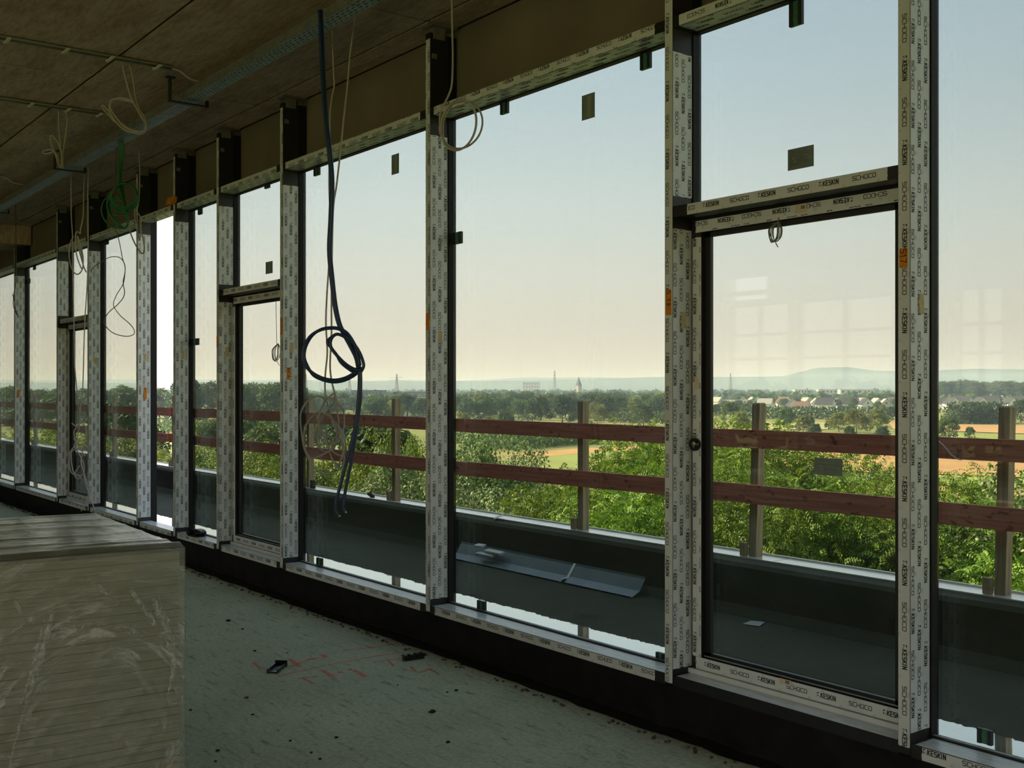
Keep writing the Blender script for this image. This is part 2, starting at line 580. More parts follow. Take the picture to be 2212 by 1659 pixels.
def word_keskin():
    # angular mark, then the name
    q = [((0, 1.05), (0, .62), (.30, .80), (.75, 1.05)), ((.10, .30), (.10, .02), (.36, .30), (.34, .52)),
         ((.34, .62), (.46, .44), (1.0, .02), (.72, .02)), ((-.02, .52), (-.02, -.02), (.06, -.02), (.06, .52))]
    x = 1.12
    for ch in ('K', 'E', 'S', 'K', 'I', 'N'):
        w = 0.10 if ch == 'I' else 0.50
        for pl in LET[ch]:
            q += seg_quads(pl, 0.22, w, x)
        x += w + 0.30
    return q, x - 0.3

WORDS = [word_schueco(), word_keskin()]
ICON = seg_quads([(0, .1), (.35, .5), (.6, .45)], 0.14) + seg_quads([(.8, .3), (1.2, .35), (1.2, -.1), (.85, -.1)], 0.10) + seg_quads([(.5, .9), (.9, .8)], 0.12)

def lettering(mb, org, u, v, L, Wd, n, seed=0, pitch=0.155, rowp=0.041, h=0.0172, off=0.0007, v0=None, mbi=None):
    """alternating words in staggered rows on a strip L x Wd; u runs along the words, v up the letters, n is the outward normal"""
    rnd = random.Random(seed)
    org, u, v, n = Vector(org), Vector(u), Vector(v), Vector(n)
    base = org + n * off
    vv = (rnd.uniform(0.004, rowp * 0.7) - rowp) if v0 is None else v0
    r = 0
    ph = rnd.uniform(0, pitch * 2)
    while vv < Wd:
        x = -pitch * 2 + (ph + r * 0.0655) % (pitch * 2)
        k = 0
        while x < L:
            q, wl_ = WORDS[k % 2]
            hh = h * (1.0 if k % 2 else 0.92)
            for pts in q:
                P = [(x + a * hh, vv + b * hh) for a, b in pts]
                if all(0.0005 < a < L - 0.0005 and 0.0005 < b < Wd - 0.0005 for a, b in P):
                    mb.quad(*[base + u * a + v * b for a, b in P])
            if mbi is not None:
                ix, iy = x + 0.02 + 0.0 * k, vv + h * 1.25
                for pts in ICON:
                    P = [(ix + a * 0.011, iy + b * 0.011) for a, b in pts]
                    if all(0.0005 < a < L - 0.0005 and 0.0005 < b < Wd - 0.0005 for a, b in P):
                        mbi.quad(*[base + u * a + v * b for a, b in P])
            x += pitch
            k += 1
        vv += rowp
        r += 1

def film(parent, name, org, u, v, L, Wd, n, seed, mat='film', text=True, label=None, lift=0.0006, fine=True):
    """one strip of protective film with its print"""
    org, u, v, n = Vector(org), Vector(u), Vector(v), Vector(n)
    rnd = random.Random(seed + 77)
    m = MB()
    # slightly ragged hand-cut ends
    k = 6
    ends0 = [rnd.uniform(0, 0.004) for _ in range(k + 1)]
    ends1 = [L - rnd.uniform(0, 0.004) for _ in range(k + 1)]
    t = lift
    for j in range(k):
        a, b = Wd * j / k, Wd * (j + 1) / k
        m.quad(org + u * ends0[j] + v * a + n * t, org + u * ends0[j + 1] + v * b + n * t, org + u * ends1[j + 1] + v * b + n * t, org + u * ends1[j] + v * a + n * t)
    o = m.build(name, mat, parent)
    if label:
        o['label'] = label
    if text:
        tb, ib = MB(), MB()
        lettering(tb, org, u, v, L, Wd, n, seed, mbi=ib if fine else None, off=lift + 0.0006)
        if tb.f:
            tag(tb.build('lettering', 'print_black', o), None, None, None, 'stuff')
        if ib.f:
            tag(ib.build('care_mark', 'print_grey', o), None, None, None, 'stuff')
    return o

def scrawl(parent, text, org, u, v, n, h, th=0.13, step=0.8):
    m = MB()
    x = 0.0
    org, u, v, n = Vector(org), Vector(u), Vector(v), Vector(n)
    for ch in text:
        if ch != ' ':
            for pl in LET[ch]:
                for q in seg_quads(pl, th, 0.5, x):
                    m.quad(*[org + u * (a * h) + v * (b * h) + n * 0.0018 for a, b in q])
        x += step
    tag(m.build('handwriting', 'pen_ink', parent), None, None, None, 'stuff')

# ------------------------------------------------------------------ room shell
ZC = 3.75                                   # ceiling
YF, YG = 3.60, 3.765                        # front of the posts, glass plane
ZS0, ZS1 = 0.20, 0.25                       # bottom rail
ZH0, ZH1 = 3.195, 3.245                     # head rail
ZM0, ZM1 = 2.333, 2.383                     # middle rail of the door bays
ZT = -0.05                                  # terrace level
GROUND = -10.45
YB = -9.3                                   # back wall
X0, X1 = -33.0, 9.0

sbox('floor', (X0, X1, YB, 3.60, -0.35, 0.0), 'floor_concrete', label='raw grey concrete floor with dust and stains')

ceil = sbox('ceiling', (X0, X1, YB, 3.95, ZC + 0.008, ZC + 0.60), 'joint_dark', label='raw concrete ceiling with shuttering joints')  # unseen slab top raised so its shade covers the guard rail boards
ysm = [-9.3, -6.4, -3.9, -1.438, -0.188, 1.062, 2.312, 3.562, 3.78]
xsm = [-33.0, -20.1, -17.68, -15.26, -12.84, -10.41, -7.98, -5.55, -3.12, -0.69, 9.0]
for j in range(len(ysm) - 1):
    for i in range(len(xsm) - 1):
        rnd = random.Random(i * 31 + j)
        g = 0.011
        dz = rnd.uniform(0, 0.003)
        m = MB()
        m.box(xsm[i] + g, xsm[i + 1] - g, ysm[j] + g, ysm[j + 1] - g, ZC - dz, ZC + 0.02)
        m.build('shuttering_panel', 'ceiling_concrete', ceil)

beam = sbox('ceiling_beam', (-16.6, -15.76, YB, 3.78, 3.50, ZC), 'ceiling_concrete', label='concrete downstand beam under the ceiling at the far end')

# wall strip above the glass
panel = structure('wall_front', 'brown grey panels above the glass wall')
edges = [-33.0, -24.0, -18.0, -15.9, -13.8, -12.55, -10.9, -9.88, -8.86, -7.63, -5.60, -3.575, -2.36, -0.33, 1.7, 3.7, 5.7, 9.0]
for a, b in zip(edges[:-1], edges[1:]):
    m = MB()
    m.box(a + 0.002, b - 0.002, 3.80, 3.83, 3.246, ZC + 0.005)
    m.build('wall_panel', 'panel_brown', panel)
sbox('wall_left', (X0 - 0.3, X0, YB, 3.95, -0.3, ZC + 0.2), 'wall_concrete')
wr_ = structure('wall_right', 'concrete end wall behind us, with wide openings added for light')
for b_ in ((X1, X1 + 0.3, YB, 4.0, -0.3, 0.1), (X1, X1 + 0.3, YB, 4.0, 3.3, ZC + 0.2), (X1, X1 + 0.3, YB, YB + 0.6, 0.1, 3.3), (X1, X1 + 0.3, -3.6, -3.0, 0.1, 3.3), (X1, X1 + 0.3, 3.4, 4.0, 0.1, 3.3)):  # openings added to let more sky light into the room
    m = MB()
    m.box(*b_)
    m.build('wall_piece', 'wall_concrete', wr_)
# glass wall goes on to the left end as plain parapet and lintel out of view
# back wall with window openings
wb = structure('wall_back', 'concrete back wall with window openings, the wide ones added for light')
def wpart(name, b):
    m = MB()
    m.box(*b)
    m.build(name, 'wall_concrete', wb)
wpart('sill_wall', (X0, -8.8, YB - 0.3, YB, -0.3, 0.30))
wpart('sill_wall', (-8.8, X1, YB - 0.3, YB, -0.3, 0.0))
wpart('lintel', (X0, -15.1, YB - 0.3, YB, 3.25, ZC + 0.2))
wpart('lintel', (-14.05, X1, YB - 0.3, YB, 3.25, ZC + 0.2))
wpart('lintel', (-15.1, -14.05, YB - 0.3, YB, 3.25, 3.32))
wpart('lintel', (-15.1, -14.05, YB - 0.3, YB, 3.43, 3.50))
wpart('pier', (X0, -15.1, YB - 0.3, YB, 0.30, 3.25))
nb = 0
for xa, xb_ in ((-15.1, -13.55), (-13.4, -11.3), (-10.15, -9.3)):
    w = structure('window_%d' % (20 + nb), 'window with dark glazing bars in the back wall')
    xm = (xa + xb_) / 2
    for xx in (xa, xm - 0.03, xb_ - 0.06):
        m = MB()
        m.box(xx, xx + 0.06, YB - 0.2, YB - 0.1, 0.30, 3.25)
        m.build('upright', 'dark_alu', w)
    for zz in (0.30, 2.12, 2.60, 3.19):
        m = MB()
        m.box(xa, xb_, YB - 0.19, YB - 0.11, zz, zz + 0.055)
        m.build('glazing_bar', 'dark_alu', w)
    m = MB()
    m.box(xa, xb_, YB - 0.16, YB - 0.14, 0.30, 3.25)
    m.build('glass_pane', 'glass', w)
    nb += 1
wpart('pier', (-13.55, -13.4, YB - 0.3, YB, 0.30, 3.25))
wpart('pier', (-11.3, -10.15, YB - 0.3, YB, 0.30, 3.25))
wpart('pier', (-9.3, -8.8, YB - 0.3, YB, 0.30, 3.25))
xb = -8.8  # wide unglazed openings added to bring sun bounce into the room
while xb < X1 - 0.5:
    wpart('pier', (xb + 4.1, xb + 4.45, YB - 0.3, YB, 0.0, 3.25))
    xb += 4.45

# ------------------------------------------------------------------ glass wall
XM = [-0.36, -2.389, -3.600, -5.628, -7.655, -8.883, -9.903, -10.927, -12.563, -13.818, -15.926, -17.95, -20.0, -22.0]
MW = 0.05
BAYS = ['fixed', 'door', 'fixed', 'fixed', 'door', 'fixed', 'open', 'fixed', 'door', 'fixed', 'fixed', 'fixed']
MLAB = {
    0: 'dark post wrapped in printed film, beside the widest pane beyond the orange S 17 tape',
    1: 'nearest film-wrapped window post, with an orange tape marked S 17',
    2: 'film-wrapped post between the near door and the widest pane, orange tape marked S 18',
    3: 'film-wrapped post behind the looped grey cable hanging from the ceiling',
    4: 'film-wrapped post directly beside the big blue cable loop',
    5: 'film-wrapped post on the hinge side of the second door, with a small paper sticker',
    6: 'film-wrapped post with orange foam stuck at its top, beside the unglazed bay',
    7: 'pale sunlit film-wrapped post between the unglazed bay and the black wire loops',
    8: 'film-wrapped post behind the knotted white cables above the pallet',
    9: 'film-wrapped post just left of the knotted white cables',
    10: 'farthest film-wrapped post, under the concrete downstand beam',
    11: 'film-wrapped post beyond the downstand beam',
}
UX, UY, UZ = Vector((1, 0, 0)), Vector((0, 1, 0)), Vector((0, 0, 1))

def make_post(i, x):
    xr = x + MW
    top = 3.70 if i != 10 else 3.49
    if i == 11:
        top = 3.70
    t = thing('facade_mullion', MLAB[i], 'window post', (x + 0.025, YF + 0.06, 0.2065))
    m = MB()
    m.box(x, xr, YF, YF + 0.125, 0.2065, top)
    m.build('profile', 'dark_alu', t)
    m = MB()
    m.box(x + 0.002, xr - 0.002, YF + 0.125, YG + 0.024, 0.2065, top)
    m.build('gasket_strip', 'rubber', t)
    if top > 3.6:
        m = MB()
        m.box(x - 0.03, xr + 0.05, YF - 0.01, YF + 0.165, 3.735, 3.748)
        m.box(xr + 0.002, xr + 0.012, YF + 0.02, YF + 0.10, 3.665, 3.735)
        m.box(x - 0.012, x - 0.002, YF + 0.02, YF + 0.10, 3.665, 3.735)
        m.box(x, xr, YF + 0.02, YF + 0.10, 3.70, 3.736)
        m.build('head_bracket', 'bracket_steel', t)
        m = MB()
        m.box(xr, xr + 0.006, YF + 0.012, YF + 0.045, 3.545, 3.575)
        m.build('packer', 'bracket_steel', t)
    fine = i <= 5
    # front film, words run downwards with the letter tops to the right
    fz1 = top - (0.035 if i in (3, 4, 5) else 0.02)
    fz0 = 0.2065 + (0.025 if i == 1 else 0.004)
    film(t, 'front_film', (x + 0.001, YF, fz1), -UZ, UX, fz1 - fz0, MW - 0.002, -UY, 100 + i, fine=fine)
    # side film towards the near end, in one or two lengths
    bay = BAYS[i - 1] if i > 0 else 'fixed'
    if i < 0:
        film(t, 'side_film', (xr, YF + 0.001, 3.085), -UZ, UY, 2.8, 0.123, UX, 200 + i, text=False)
        return
    spans = [(0.285, 3.085)] if bay != 'door' else [(0.275, 2.285), (2.43, 3.09)]
    for k, (a, b) in enumerate(spans):
        film(t, 'side_film', (xr, YF + 0.001, b), -UZ, UY, b - a, 0.123, UX, 200 + i * 3 + k, fine=fine)
    if 0 < i <= 9:
        # little beige tape at one height on the side
        m = MB()
        yy = YF + 0.055
        m.box(xr + 0.001, xr + 0.0022, yy, yy + 0.03, 1.83, 1.905)
        m.build('beige_tape', 'beige_tape', t)

XR = [1.67, 3.70, 5.72, 7.75]
MLAB[12] = 'second film-wrapped post beyond the downstand beam'
for i, x in enumerate(XM[:13]):
    make_post(i, x)
for k, x in enumerate(XR):
    MLAB[-1 - k] = ('first', 'second', 'third', 'fourth')[k] + ' film-wrapped post beyond the near edge of the picture'
    make_post(-1 - k, x)
XL = [-22.0, -24.05, -26.1, -28.15, -30.2, -32.2]
for k, x in enumerate(XL):
    MLAB[-5 - k] = ('first', 'second', 'third', 'fourth', 'fifth', 'last')[k] + ' film-wrapped post far beyond the downstand beam'
    make_post(-5 - k, x)

def post_of(i):
    return [o for o in bpy.data.objects if o.name.split('.')[0] == 'facade_mullion'][i]
POSTS = [o for o in COL.objects if o.type == 'EMPTY' and o.name.startswith('facade_mullion')]
POSTS = [o for o in POSTS if o.location.x < 0]
POSTS.sort(key=lambda o: -o.location.x)

# orange marking tapes
def front_tape(i, z0, z1, text, dx=0.010, w=0.034):
    x = XM[i]
    m = MB()
    m.box(x + dx, x + dx + w, YF - 0.0024, YF - 0.0012, z0, z1)
    o = m.build('orange_tape', 'orange_tape', POSTS[i])
    if text:
        scrawl(o, text, (x + dx + 0.006, YF - 0.001, z1 - 0.006), -UZ, UX, -UY, 0.024, 0.13, 0.75)
front_tape(1, 2.000, 2.072, 'S17', 0.006)
front_tape(2, 1.890, 2.005, 'S 18', 0.008)
front_tape(3, 1.910, 2.010, '', 0.006, 0.036)
front_tape(5, 1.900, 2.000, '', 0.004, 0.034)
front_tape(4, 1.96, 2.09, '', 0.008, 0.03)
def side_tape(i, y0, z0, z1, text):
    xr = XM[i] + MW
    m = MB()
    m.box(xr + 0.0014, xr + 0.0026, YF + y0, YF + y0 + 0.03, z0, z1)
    o = m.build('orange_tape', 'orange_tape', POSTS[i])
    if text:
        scrawl(o, text, (xr + 0.0012, YF + y0 + 0.006, z1 - 0.008), -UZ, UY, UX, 0.02, 0.13, 0.9)
side_tape(4, 0.03, 1.625, 1.715, 'Rf 6')
side_tape(7, 0.055, 1.455, 1.57, 'S7')
side_tape(10, 0.03, 1.45, 1.55, '')
# orange foam blob at the top of the post by the open bay
m = MB()
c = Vector((XM[6] + 0.0, YF - 0.02, 3.28))
m.obox(c, (0.035, 0.01, 0), (-0.004, 0.02, 0.01), (0.0, 0.01, 0.034))
m.obox(c + Vector((0.06, 0.0, -0.012)), (0.035, 0, 0.01), (0, 0.02, 0), (0.01, 0, 0.022))
m.build('foam_wedge', 'orange_tape', POSTS[6])

WLAB = {
    0: 'tall fixed pane at the near end, beyond the S 17 post',
    1: 'near door bay with a top light, film-wrapped sash and reflections of back windows',
    2: 'widest clear pane with a square label near the top',
    3: 'tall fixed pane behind the blue and grey hanging cables',
    4: 'second door bay with a top light and a small string bundle',
    5: 'narrow fixed pane left of the second door',
    6: 'unglazed bay open to the air',
    7: 'pane behind the black wire loops',
    8: 'far door bay behind the knotted white cables',
    9: 'far fixed pane with mirrored films',
    10: 'last pane before the frame edge',
    11: 'pane beyond the downstand beam',
    12: 'pane at the far end of the room',
}
def clip_block(parent, p0, p1):
    """dark glazing block with a green core, box corners p0-p1"""
    (x0, y0, z0), (x1, y1, z1) = p0, p1
    m = MB()
    w = (x1 - x0)
    m.box(x0, x0 + w * 0.28, y0, y1, z0, z1)
    m.box(x1 - w * 0.28, x1, y0, y1, z0, z1)
    o = m.build('glazing_block', 'dark_clip', parent)
    m = MB()
    m.box(x0 + w * 0.28, x1 - w * 0.28, y0 + 0.004, y1, z0, z1)
    m.build('block_core', 'green_clip', o)

def pane(parent, x0, x1, z0, z1, y=YG, name='glass_pane'):
    m = MB()
    m.box(x0, x1, y, y + 0.024, z0, z1)
    return m.build(name, 'glass', parent)

def make_bay(b, kind, xr_, xl):
    w = structure('window_%d' % (b + 1 if b >= 0 else 60 - b), WLAB.get(b, 'tall fixed pane beyond the near edge of the picture'), ((xl + xr_) / 2, YG, ZS0))
    L = xr_ - xl
    fine = b <= 4
    # head rail
    m = MB()
    m.box(xl, xr_, YF + 0.003, YF + 0.125, ZH0, ZH1)
    m.build('head_rail', 'dark_alu', w)
    if b == 1:     # upside-down print here
        film(w, 'head_film', (xr_ - 0.035, YF + 0.003, ZH1 - 0.001), -UX, -UZ, L - 0.07, ZH1 - ZH0 - 0.002, -UY, 300 + b, fine=fine)
    else:
        film(w, 'head_film', (xl + 0.035, YF + 0.003, ZH0 + 0.001), UX, UZ, L - 0.10, ZH1 - ZH0 - 0.002, -UY, 300 + b, fine=fine)
    film(w, 'head_soffit_film', (xl + 0.035, YF + 0.123, ZH0), UX, -UY, L - 0.05, 0.118, -UZ, 330 + b, fine=False)
    # bottom rail
    m = MB()
    m.box(xl, xr_, YF + 0.003, YF + 0.13, ZS0, ZS1)
    m.build('bottom_rail', 'dark_alu', w)
    if kind != 'door' or b > 3:
        film(w, 'sill_front_film', (xl + 0.045, YF + 0.003, ZS0 + 0.001), UX, UZ, L - 0.11, ZS1 - ZS0 - 0.003, -UY, 360 + b, fine=fine)
    film(w, 'sill_top_film', (xl + 0.015, YF + 0.004, ZS1), UX, UY, L - 0.02, 0.122, UZ, 390 + b, mat='sill_film', text=False)
    if kind == 'open':
        return
    if kind == 'fixed':
        m = MB()
        g = 0.006
        y0, y1 = YF + 0.128, YG
        m.box(xl, xr_, y0, y1, ZS1 - 0.02, ZS1 + g)
        m.box(xl, xr_, y0, y1, ZH0 - g, ZH0 + 0.03)
        m.box(xl, xl + g, y0, y1, ZS1 + g, ZH0 - g)
        m.box(xr_ - g, xr_, y0, y1, ZS1 + g, ZH0 - g)
        m.build('glazing_gasket', 'rubber', w)
        m = MB()
        m.box(xl, xr_, YF + 0.140, YF + 0.150, ZS1 + g, ZS1 + g + 0.003)
        m.build('silver_bead', 'galvanised', w)
        pane(w, xl, xr_, ZS1 - 0.01, ZH0 + 0.06)
    else:
        g = 0.006
        y0, y1 = YF + 0.128, YG
        # middle rail and top light
        m = MB()
        m.box(xl, xr_, YF + 0.003, YF + 0.125, ZM0, ZM1)
        m.build('middle_rail', 'dark_alu', w)
        film(w, 'middle_rail_film', (xl + 0.085, YF + 0.003, ZM0 + 0.001), UX, UZ, L - 0.13, ZM1 - ZM0 - 0.002, -UY, 420 + b, fine=fine)
        m = MB()
        m.box(xl, xr_, y0, y1, ZM1 - 0.02, ZM1 + g)
        m.box(xl, xr_, y0, y1, ZH0 - g, ZH0 + 0.03)
        m.box(xl, xl + g, y0, y1, ZM1 + g, ZH0 - g)
        m.box(xr_ - g, xr_, y0, y1, ZM1 + g, ZH0 - g)
        m.build('glazing_gasket', 'rubber', w)
        pane(w, xl, xr_, ZM1 - 0.01, ZH0 + 0.06)
        # opening sash
        ys = 3.715
        sx0, sx1, sz0, sz1 = xl + 0.012, xr_ - 0.012, ZS1 + 0.022, ZM0 - 0.01
        fw = 0.056
        m = MB()
        m.box(sx0, sx0 + fw, ys, ys + 0.07, sz0, sz1)
        m.box(sx1 - fw, sx1, ys, ys + 0.07, sz0, sz1)
        m.box(sx0 + fw, sx1 - fw, ys, ys + 0.07, sz0, sz0 + fw)
        m.box(sx0 + fw, sx1 - fw, ys, ys + 0.07, sz1 - fw, sz1)
        # sloping beads in to the glass
        bw = 0.036
        a0, a1, c0, c1 = sx0 + fw, sx1 - fw, sz0 + fw, sz1 - fw
        yb_, yg_ = ys + 0.002, ys + 0.04
        m.box(a0, a0 + bw, yb_ + 0.02, yg_, c0, c1)
        m.box(a1 - bw, a1, yb_ + 0.02, yg_, c0, c1)
        m.box(a0, a1, yb_ + 0.02, yg_, c0, c0 + 0.022)
        m.box(a0, a1, yb_ + 0.02, yg_, c1 - 0.022, c1)
        sash = m.build('sash', 'dark_alu', w)
        m = MB()
        m.box(a0 + 0.004, a1 - 0.004, ys + 0.012, ys + 0.02, c0 + 0.004, c0 + 0.009)
        m.build('silver_bead', 'galvanised', sash)
        m = MB()
        m.box(a0, a1, ys + 0.042, ys + 0.066, c0, c1)
        m.build('glass_pane', 'glass', sash)
        film(w, 'sash_stile_film', (sx0 + 0.002, ys, sz1 - 0.075), -UZ, UX, sz1 - sz0 - 0.13, 0.054, -UY, 450 + b, fine=fine)
        film(w, 'sash_foot_film', (sx0 + 0.02, ys, sz0 + 0.001), UX, UZ, sx1 - sx0 - 0.03, fw - 0.002, -UY, 480 + b, fine=fine)
        film(w, 'sash_head_film', (sx1 - 0.01, ys, sz1 - 0.001), -UX, -UZ, sx1 - sx0 - 0.03, fw - 0.002, -UY, 510 + b, fine=fine)
        # frame rebate under the sash
        m = MB()
        m.box(xl, xr_, YF + 0.10, YF + 0.116, ZS1, ZS1 + 0.021)
        m.build('threshold', 'film', w)
        m = MB()
        m.box(xl + 0.02, xr_, YF + 0.116, YG + 0.02, ZS1 - 0.01, ZS1 + 0.02)
        m.box(xl, xl + 0.012, YF + 0.125, YG + 0.02, ZS1, ZM0)
        m.box(xl, xr_, YF + 0.112, YG + 0.02, ZM0 - 0.012, ZM0)
        m.box(xr_ - 0.012, xr_, YF + 0.125, YG + 0.02, ZS1, ZM0)
        m.build('rebate', 'rubber', w)

for b, kind in enumerate(BAYS):
    make_bay(b, kind, XM[b], XM[b + 1] + MW)
for k, x in enumerate(XR):
    make_bay(-1 - k, 'fixed', x, (XM[0] if k == 0 else XR[k - 1]) + MW)
make_bay(-10, 'fixed', XM[12], XL[0] + MW)
for k, x in enumerate(XL[1:]):
    make_bay(-11 - k, 'fixed', XL[k], x + MW)

WIN = {int(o.name.split('_')[1]) - 1: o for o in COL.objects if o.name.startswith('window_') and o.type == 'EMPTY'}

# labels stuck on the panes
def sticker(b, px0, px1, py0, py1, y=YG - 0.0008, lines=0, name='pane_label', z=None):
    p, q = at_y(px0, (py0 + py1) / 2, y), at_y(px1, (py0 + py1) / 2, y)
    mid = at_y((px0 + px1) / 2, py0, y).z, at_y((px0 + px1) / 2, py1, y).z
    z0, z1 = mid[1], mid[0]
    m = MB()
    m.box(p.x, q.x, y - 0.0006, y, z0, z1)
    o = m.build(name, 'sticker', WIN[b])
    w_, h_ = q.x - p.x, z1 - z0
    if lines:
        m = MB()
        rnd = random.Random(b)
        for k in range(lines):
            zz = z1 - h_ * (0.12 + 0.75 * k / lines)
            m.box(p.x + w_ * 0.1, p.x + w_ * rnd.uniform(0.45, 0.92), y - 0.0012, y - 0.0006, zz - h_ * 0.012, zz)
        tag(m.build('printed_lines', 'pen_ink', o), None, None, None, 'stuff')
        m = MB()
        for (a, c) in ((0.17, 0.50), (0.22, 0.34), (0.82, 0.40)):
            m.box(p.x + w_ * a, p.x + w_ * (a + 0.12), y - 0.0013, y - 0.0006, z0 + h_ * c, z0 + h_ * (c + 0.06))
        tag(m.build('printed_spot', 'sticker_strip', o), None, None, None, 'stuff')
    else:
        m = MB()
        m.box(p.x + w_ * 0.42, p.x + w_ * 0.72, y - 0.0012, y - 0.0006, z0 + h_ * 0.06, z1 - h_ * 0.06)
        m.build('printed_band', 'sticker_strip', o)
sticker(1, 1702, 1758, 318, 364, lines=9)
sticker(2, 1257, 1285, 203, 257)
sticker(3, 846, 862, 333, 376)
sticker(4, 574, 589, 565, 591)
sticker(1, 1759, 1820, 990, 1027, y=3.715 + 0.041, lines=3)

# glazing blocks at the pane edges
def block(b, px0, px1, py0, py1, y0=YG - 0.018, y1=YG - 0.001):
    p, q = at_y(px0, py0, y0), at_y(px1, py1, y0)
    clip_block(WIN[b], (p.x, y0, min(p.z, q.z)), (q.x, y1, max(p.z, q.z)))
block(2, 1382, 1403, 112, 145)
block(2, 1080, 1095, 214, 243)
block(2, 1030, 1046, 1296, 1322)
block(2, 1416, 1434, 1408, 1430)
block(3, 677, 688, 354, 377)
block(3, 683, 694, 1204, 1226)
block(1, 1704, 1731, 2, 50)
block(4, 571, 580, 393, 405)
block(5, 427, 434, 443, 462)
block(7, 226, 232, 510, 527)
block(9, 71, 75, 568, 582)
block(0, 2110, 2141, 1572, 1612)
block(2, 977, 995, 503, 525)
block(5, 413, 427, 732, 745)
block(9, 58, 63, 603, 612)

# small paper labels on the door rails
def rail_label(b, px0, px1, py0, py1, y, code=True):
    a, c = at_y(px0, py0, y), at_y(px1, py1, y)
    m = MB()
    m.box(a.x, c.x, y - 0.0026, y - 0.0018, min(a.z, c.z), max(a.z, c.z))
    o = m.build('paper_label', 'paper_label', WIN[b])
    if code:
        m = MB()
        w_ = c.x - a.x
        zc_ = (a.z + c.z) / 2
        for k in range(7):
            x_ = a.x + w_ * (0.52 + 0.055 * k)
            m.box(x_, x_ + w_ * (0.03 if k % 2 else 0.018), y - 0.0032, y - 0.0026, zc_ - 0.006, zc_ + 0.008)
        tag(m.build('bar_code', 'pen_ink', o), None, None, None, 'stuff')
rail_label(1, 1718, 1743, 440, 458, 3.715)
rail_label(1, 1685, 1709, 1464, 1482, 3.715)
rail_label(1, 1501, 1509, 816, 842, 3.715, False)
rail_label(4, 562, 570, 629, 640, 3.715, False)

# round lock cover on the near door
p = at_y(1503, 960, 3.712)
lock = thing('door_lock', 'round black lock cover with a brass cylinder on the near door sash', 'door lock', (p.x, 3.714, p.z))
m = MB()
n = 24
m.tube([(p.x, 3.7139, p.z), (p.x, 3.702, p.z), (p.x, 3.700, p.z)], 0.030, n)
m.build('cover', 'black_plastic', lock, True)
m = MB()
m.tube([(p.x - 0.002, 3.7005, p.z + 0.004), (p.x - 0.002, 3.6975, p.z + 0.004)], 0.011, 16)
m.tube([(p.x - 0.002, 3.6985, p.z - 0.008), (p.x - 0.002, 3.6975, p.z - 0.008)], 0.006, 10)
m.build('cylinder', 'lock_metal', lock, True)

# black sealing membrane from the rail down to the floor
m = MB()
rnd = random.Random(5)
n = 420
prof = [(3.612, 0.203), (3.615, 0.13), (3.607, 0.055), (3.585, 0.018), (3.545, 0.006), (3.515, 0.003)]
rows = []
for i in range(n + 1):
    x = -33.0 + 42.0 * i / n
    a = math.sin(x * 2.1) * 0.006 + math.sin(x * 7.3 + 1) * 0.003
    row = []
    for k, (y, z) in enumerate(prof):
        j = (rnd.uniform(-0.006, 0.006) + a) if 0 < k else 0
        if k == len(prof) - 1:
            j += rnd.uniform(-0.012, 0.012)
        row.append((x, y + (j if k >= 2 else 0), max(0.0015, z + (j * 0.5 if 1 < k < 5 else 0))))
    rows.append(row)
for i in range(n):
    for k in range(len(prof) - 1):
        m.quad(rows[i][k], rows[i][k + 1], rows[i + 1][k + 1], rows[i + 1][k])
o = m.build('wall_membrane', 'membrane_black', None, True)
tag(o, 'black sealing membrane under the glass wall', None, None, 'structure')
# building under the glass wall and terrace slab
sbox('wall_base', (X0, X1, 3.60, 3.80, -0.35, 0.2), 'membrane_black', label='black footing under the glass wall')

# ------------------------------------------------------------------ terrace
sbox('floor_terrace', (-60, 12, 3.80, 6.03, -0.45, ZT), 'terrace_felt', label='dark felt floor of the terrace')
# parapet with a wavy felt face
m = MB()
rnd = random.Random(11)
n = 300
rows = []
for i in range(n + 1):
    x = -60 + 72.0 * i / n
    w1 = math.sin(x * 1.7) * 0.003 + math.sin(x * 4.1 + 2) * 0.002 + rnd.uniform(-0.002, 0.002)
    rows.append([(x, 5.97 + w1, ZT + 0.002), (x, 6.02 + w1 * 0.6, ZT + 0.07), (x, 6.03 + w1, 0.14), (x, 6.035 + w1, 0.285), (x, 6.06 + w1, 0.312 + w1 * 0.4), (x, 6.24, 0.316), (x, 6.46, 0.316), (x, 6.46, GROUND)])
for i in range(n):
    for k in range(7):
        m.quad(rows[i][k], rows[i + 1][k], rows[i + 1][k + 1], rows[i][k + 1])
o = m.build('wall_parapet', 'terrace_felt', None, True)
tag(o, 'low parapet wrapped in dark roofing felt', None, None, 'structure')
cap = structure('trim_1', 'pale metal coping on the parapet')
xs = [-60, -42, -33, -27, -22.2, -18.4, -15.3, -12.3, -10.2, -7.9, -5.15, -2.6, 0.5, 12]
for a, b in zip(xs[:-1], xs[1:]):
    m = MB()
    z = 0.322
    m.box(a + 0.004, b - 0.004, 6.20, 6.44, 0.3165, z)
    m.box(a + 0.004, b - 0.004, 6.20, 6.215, z, z + 0.004)
    m.box(a + 0.004, b - 0.004, 6.425, 6.44, z, z + 0.012)
    m.build('coping_sheet', 'cap_metal', cap)
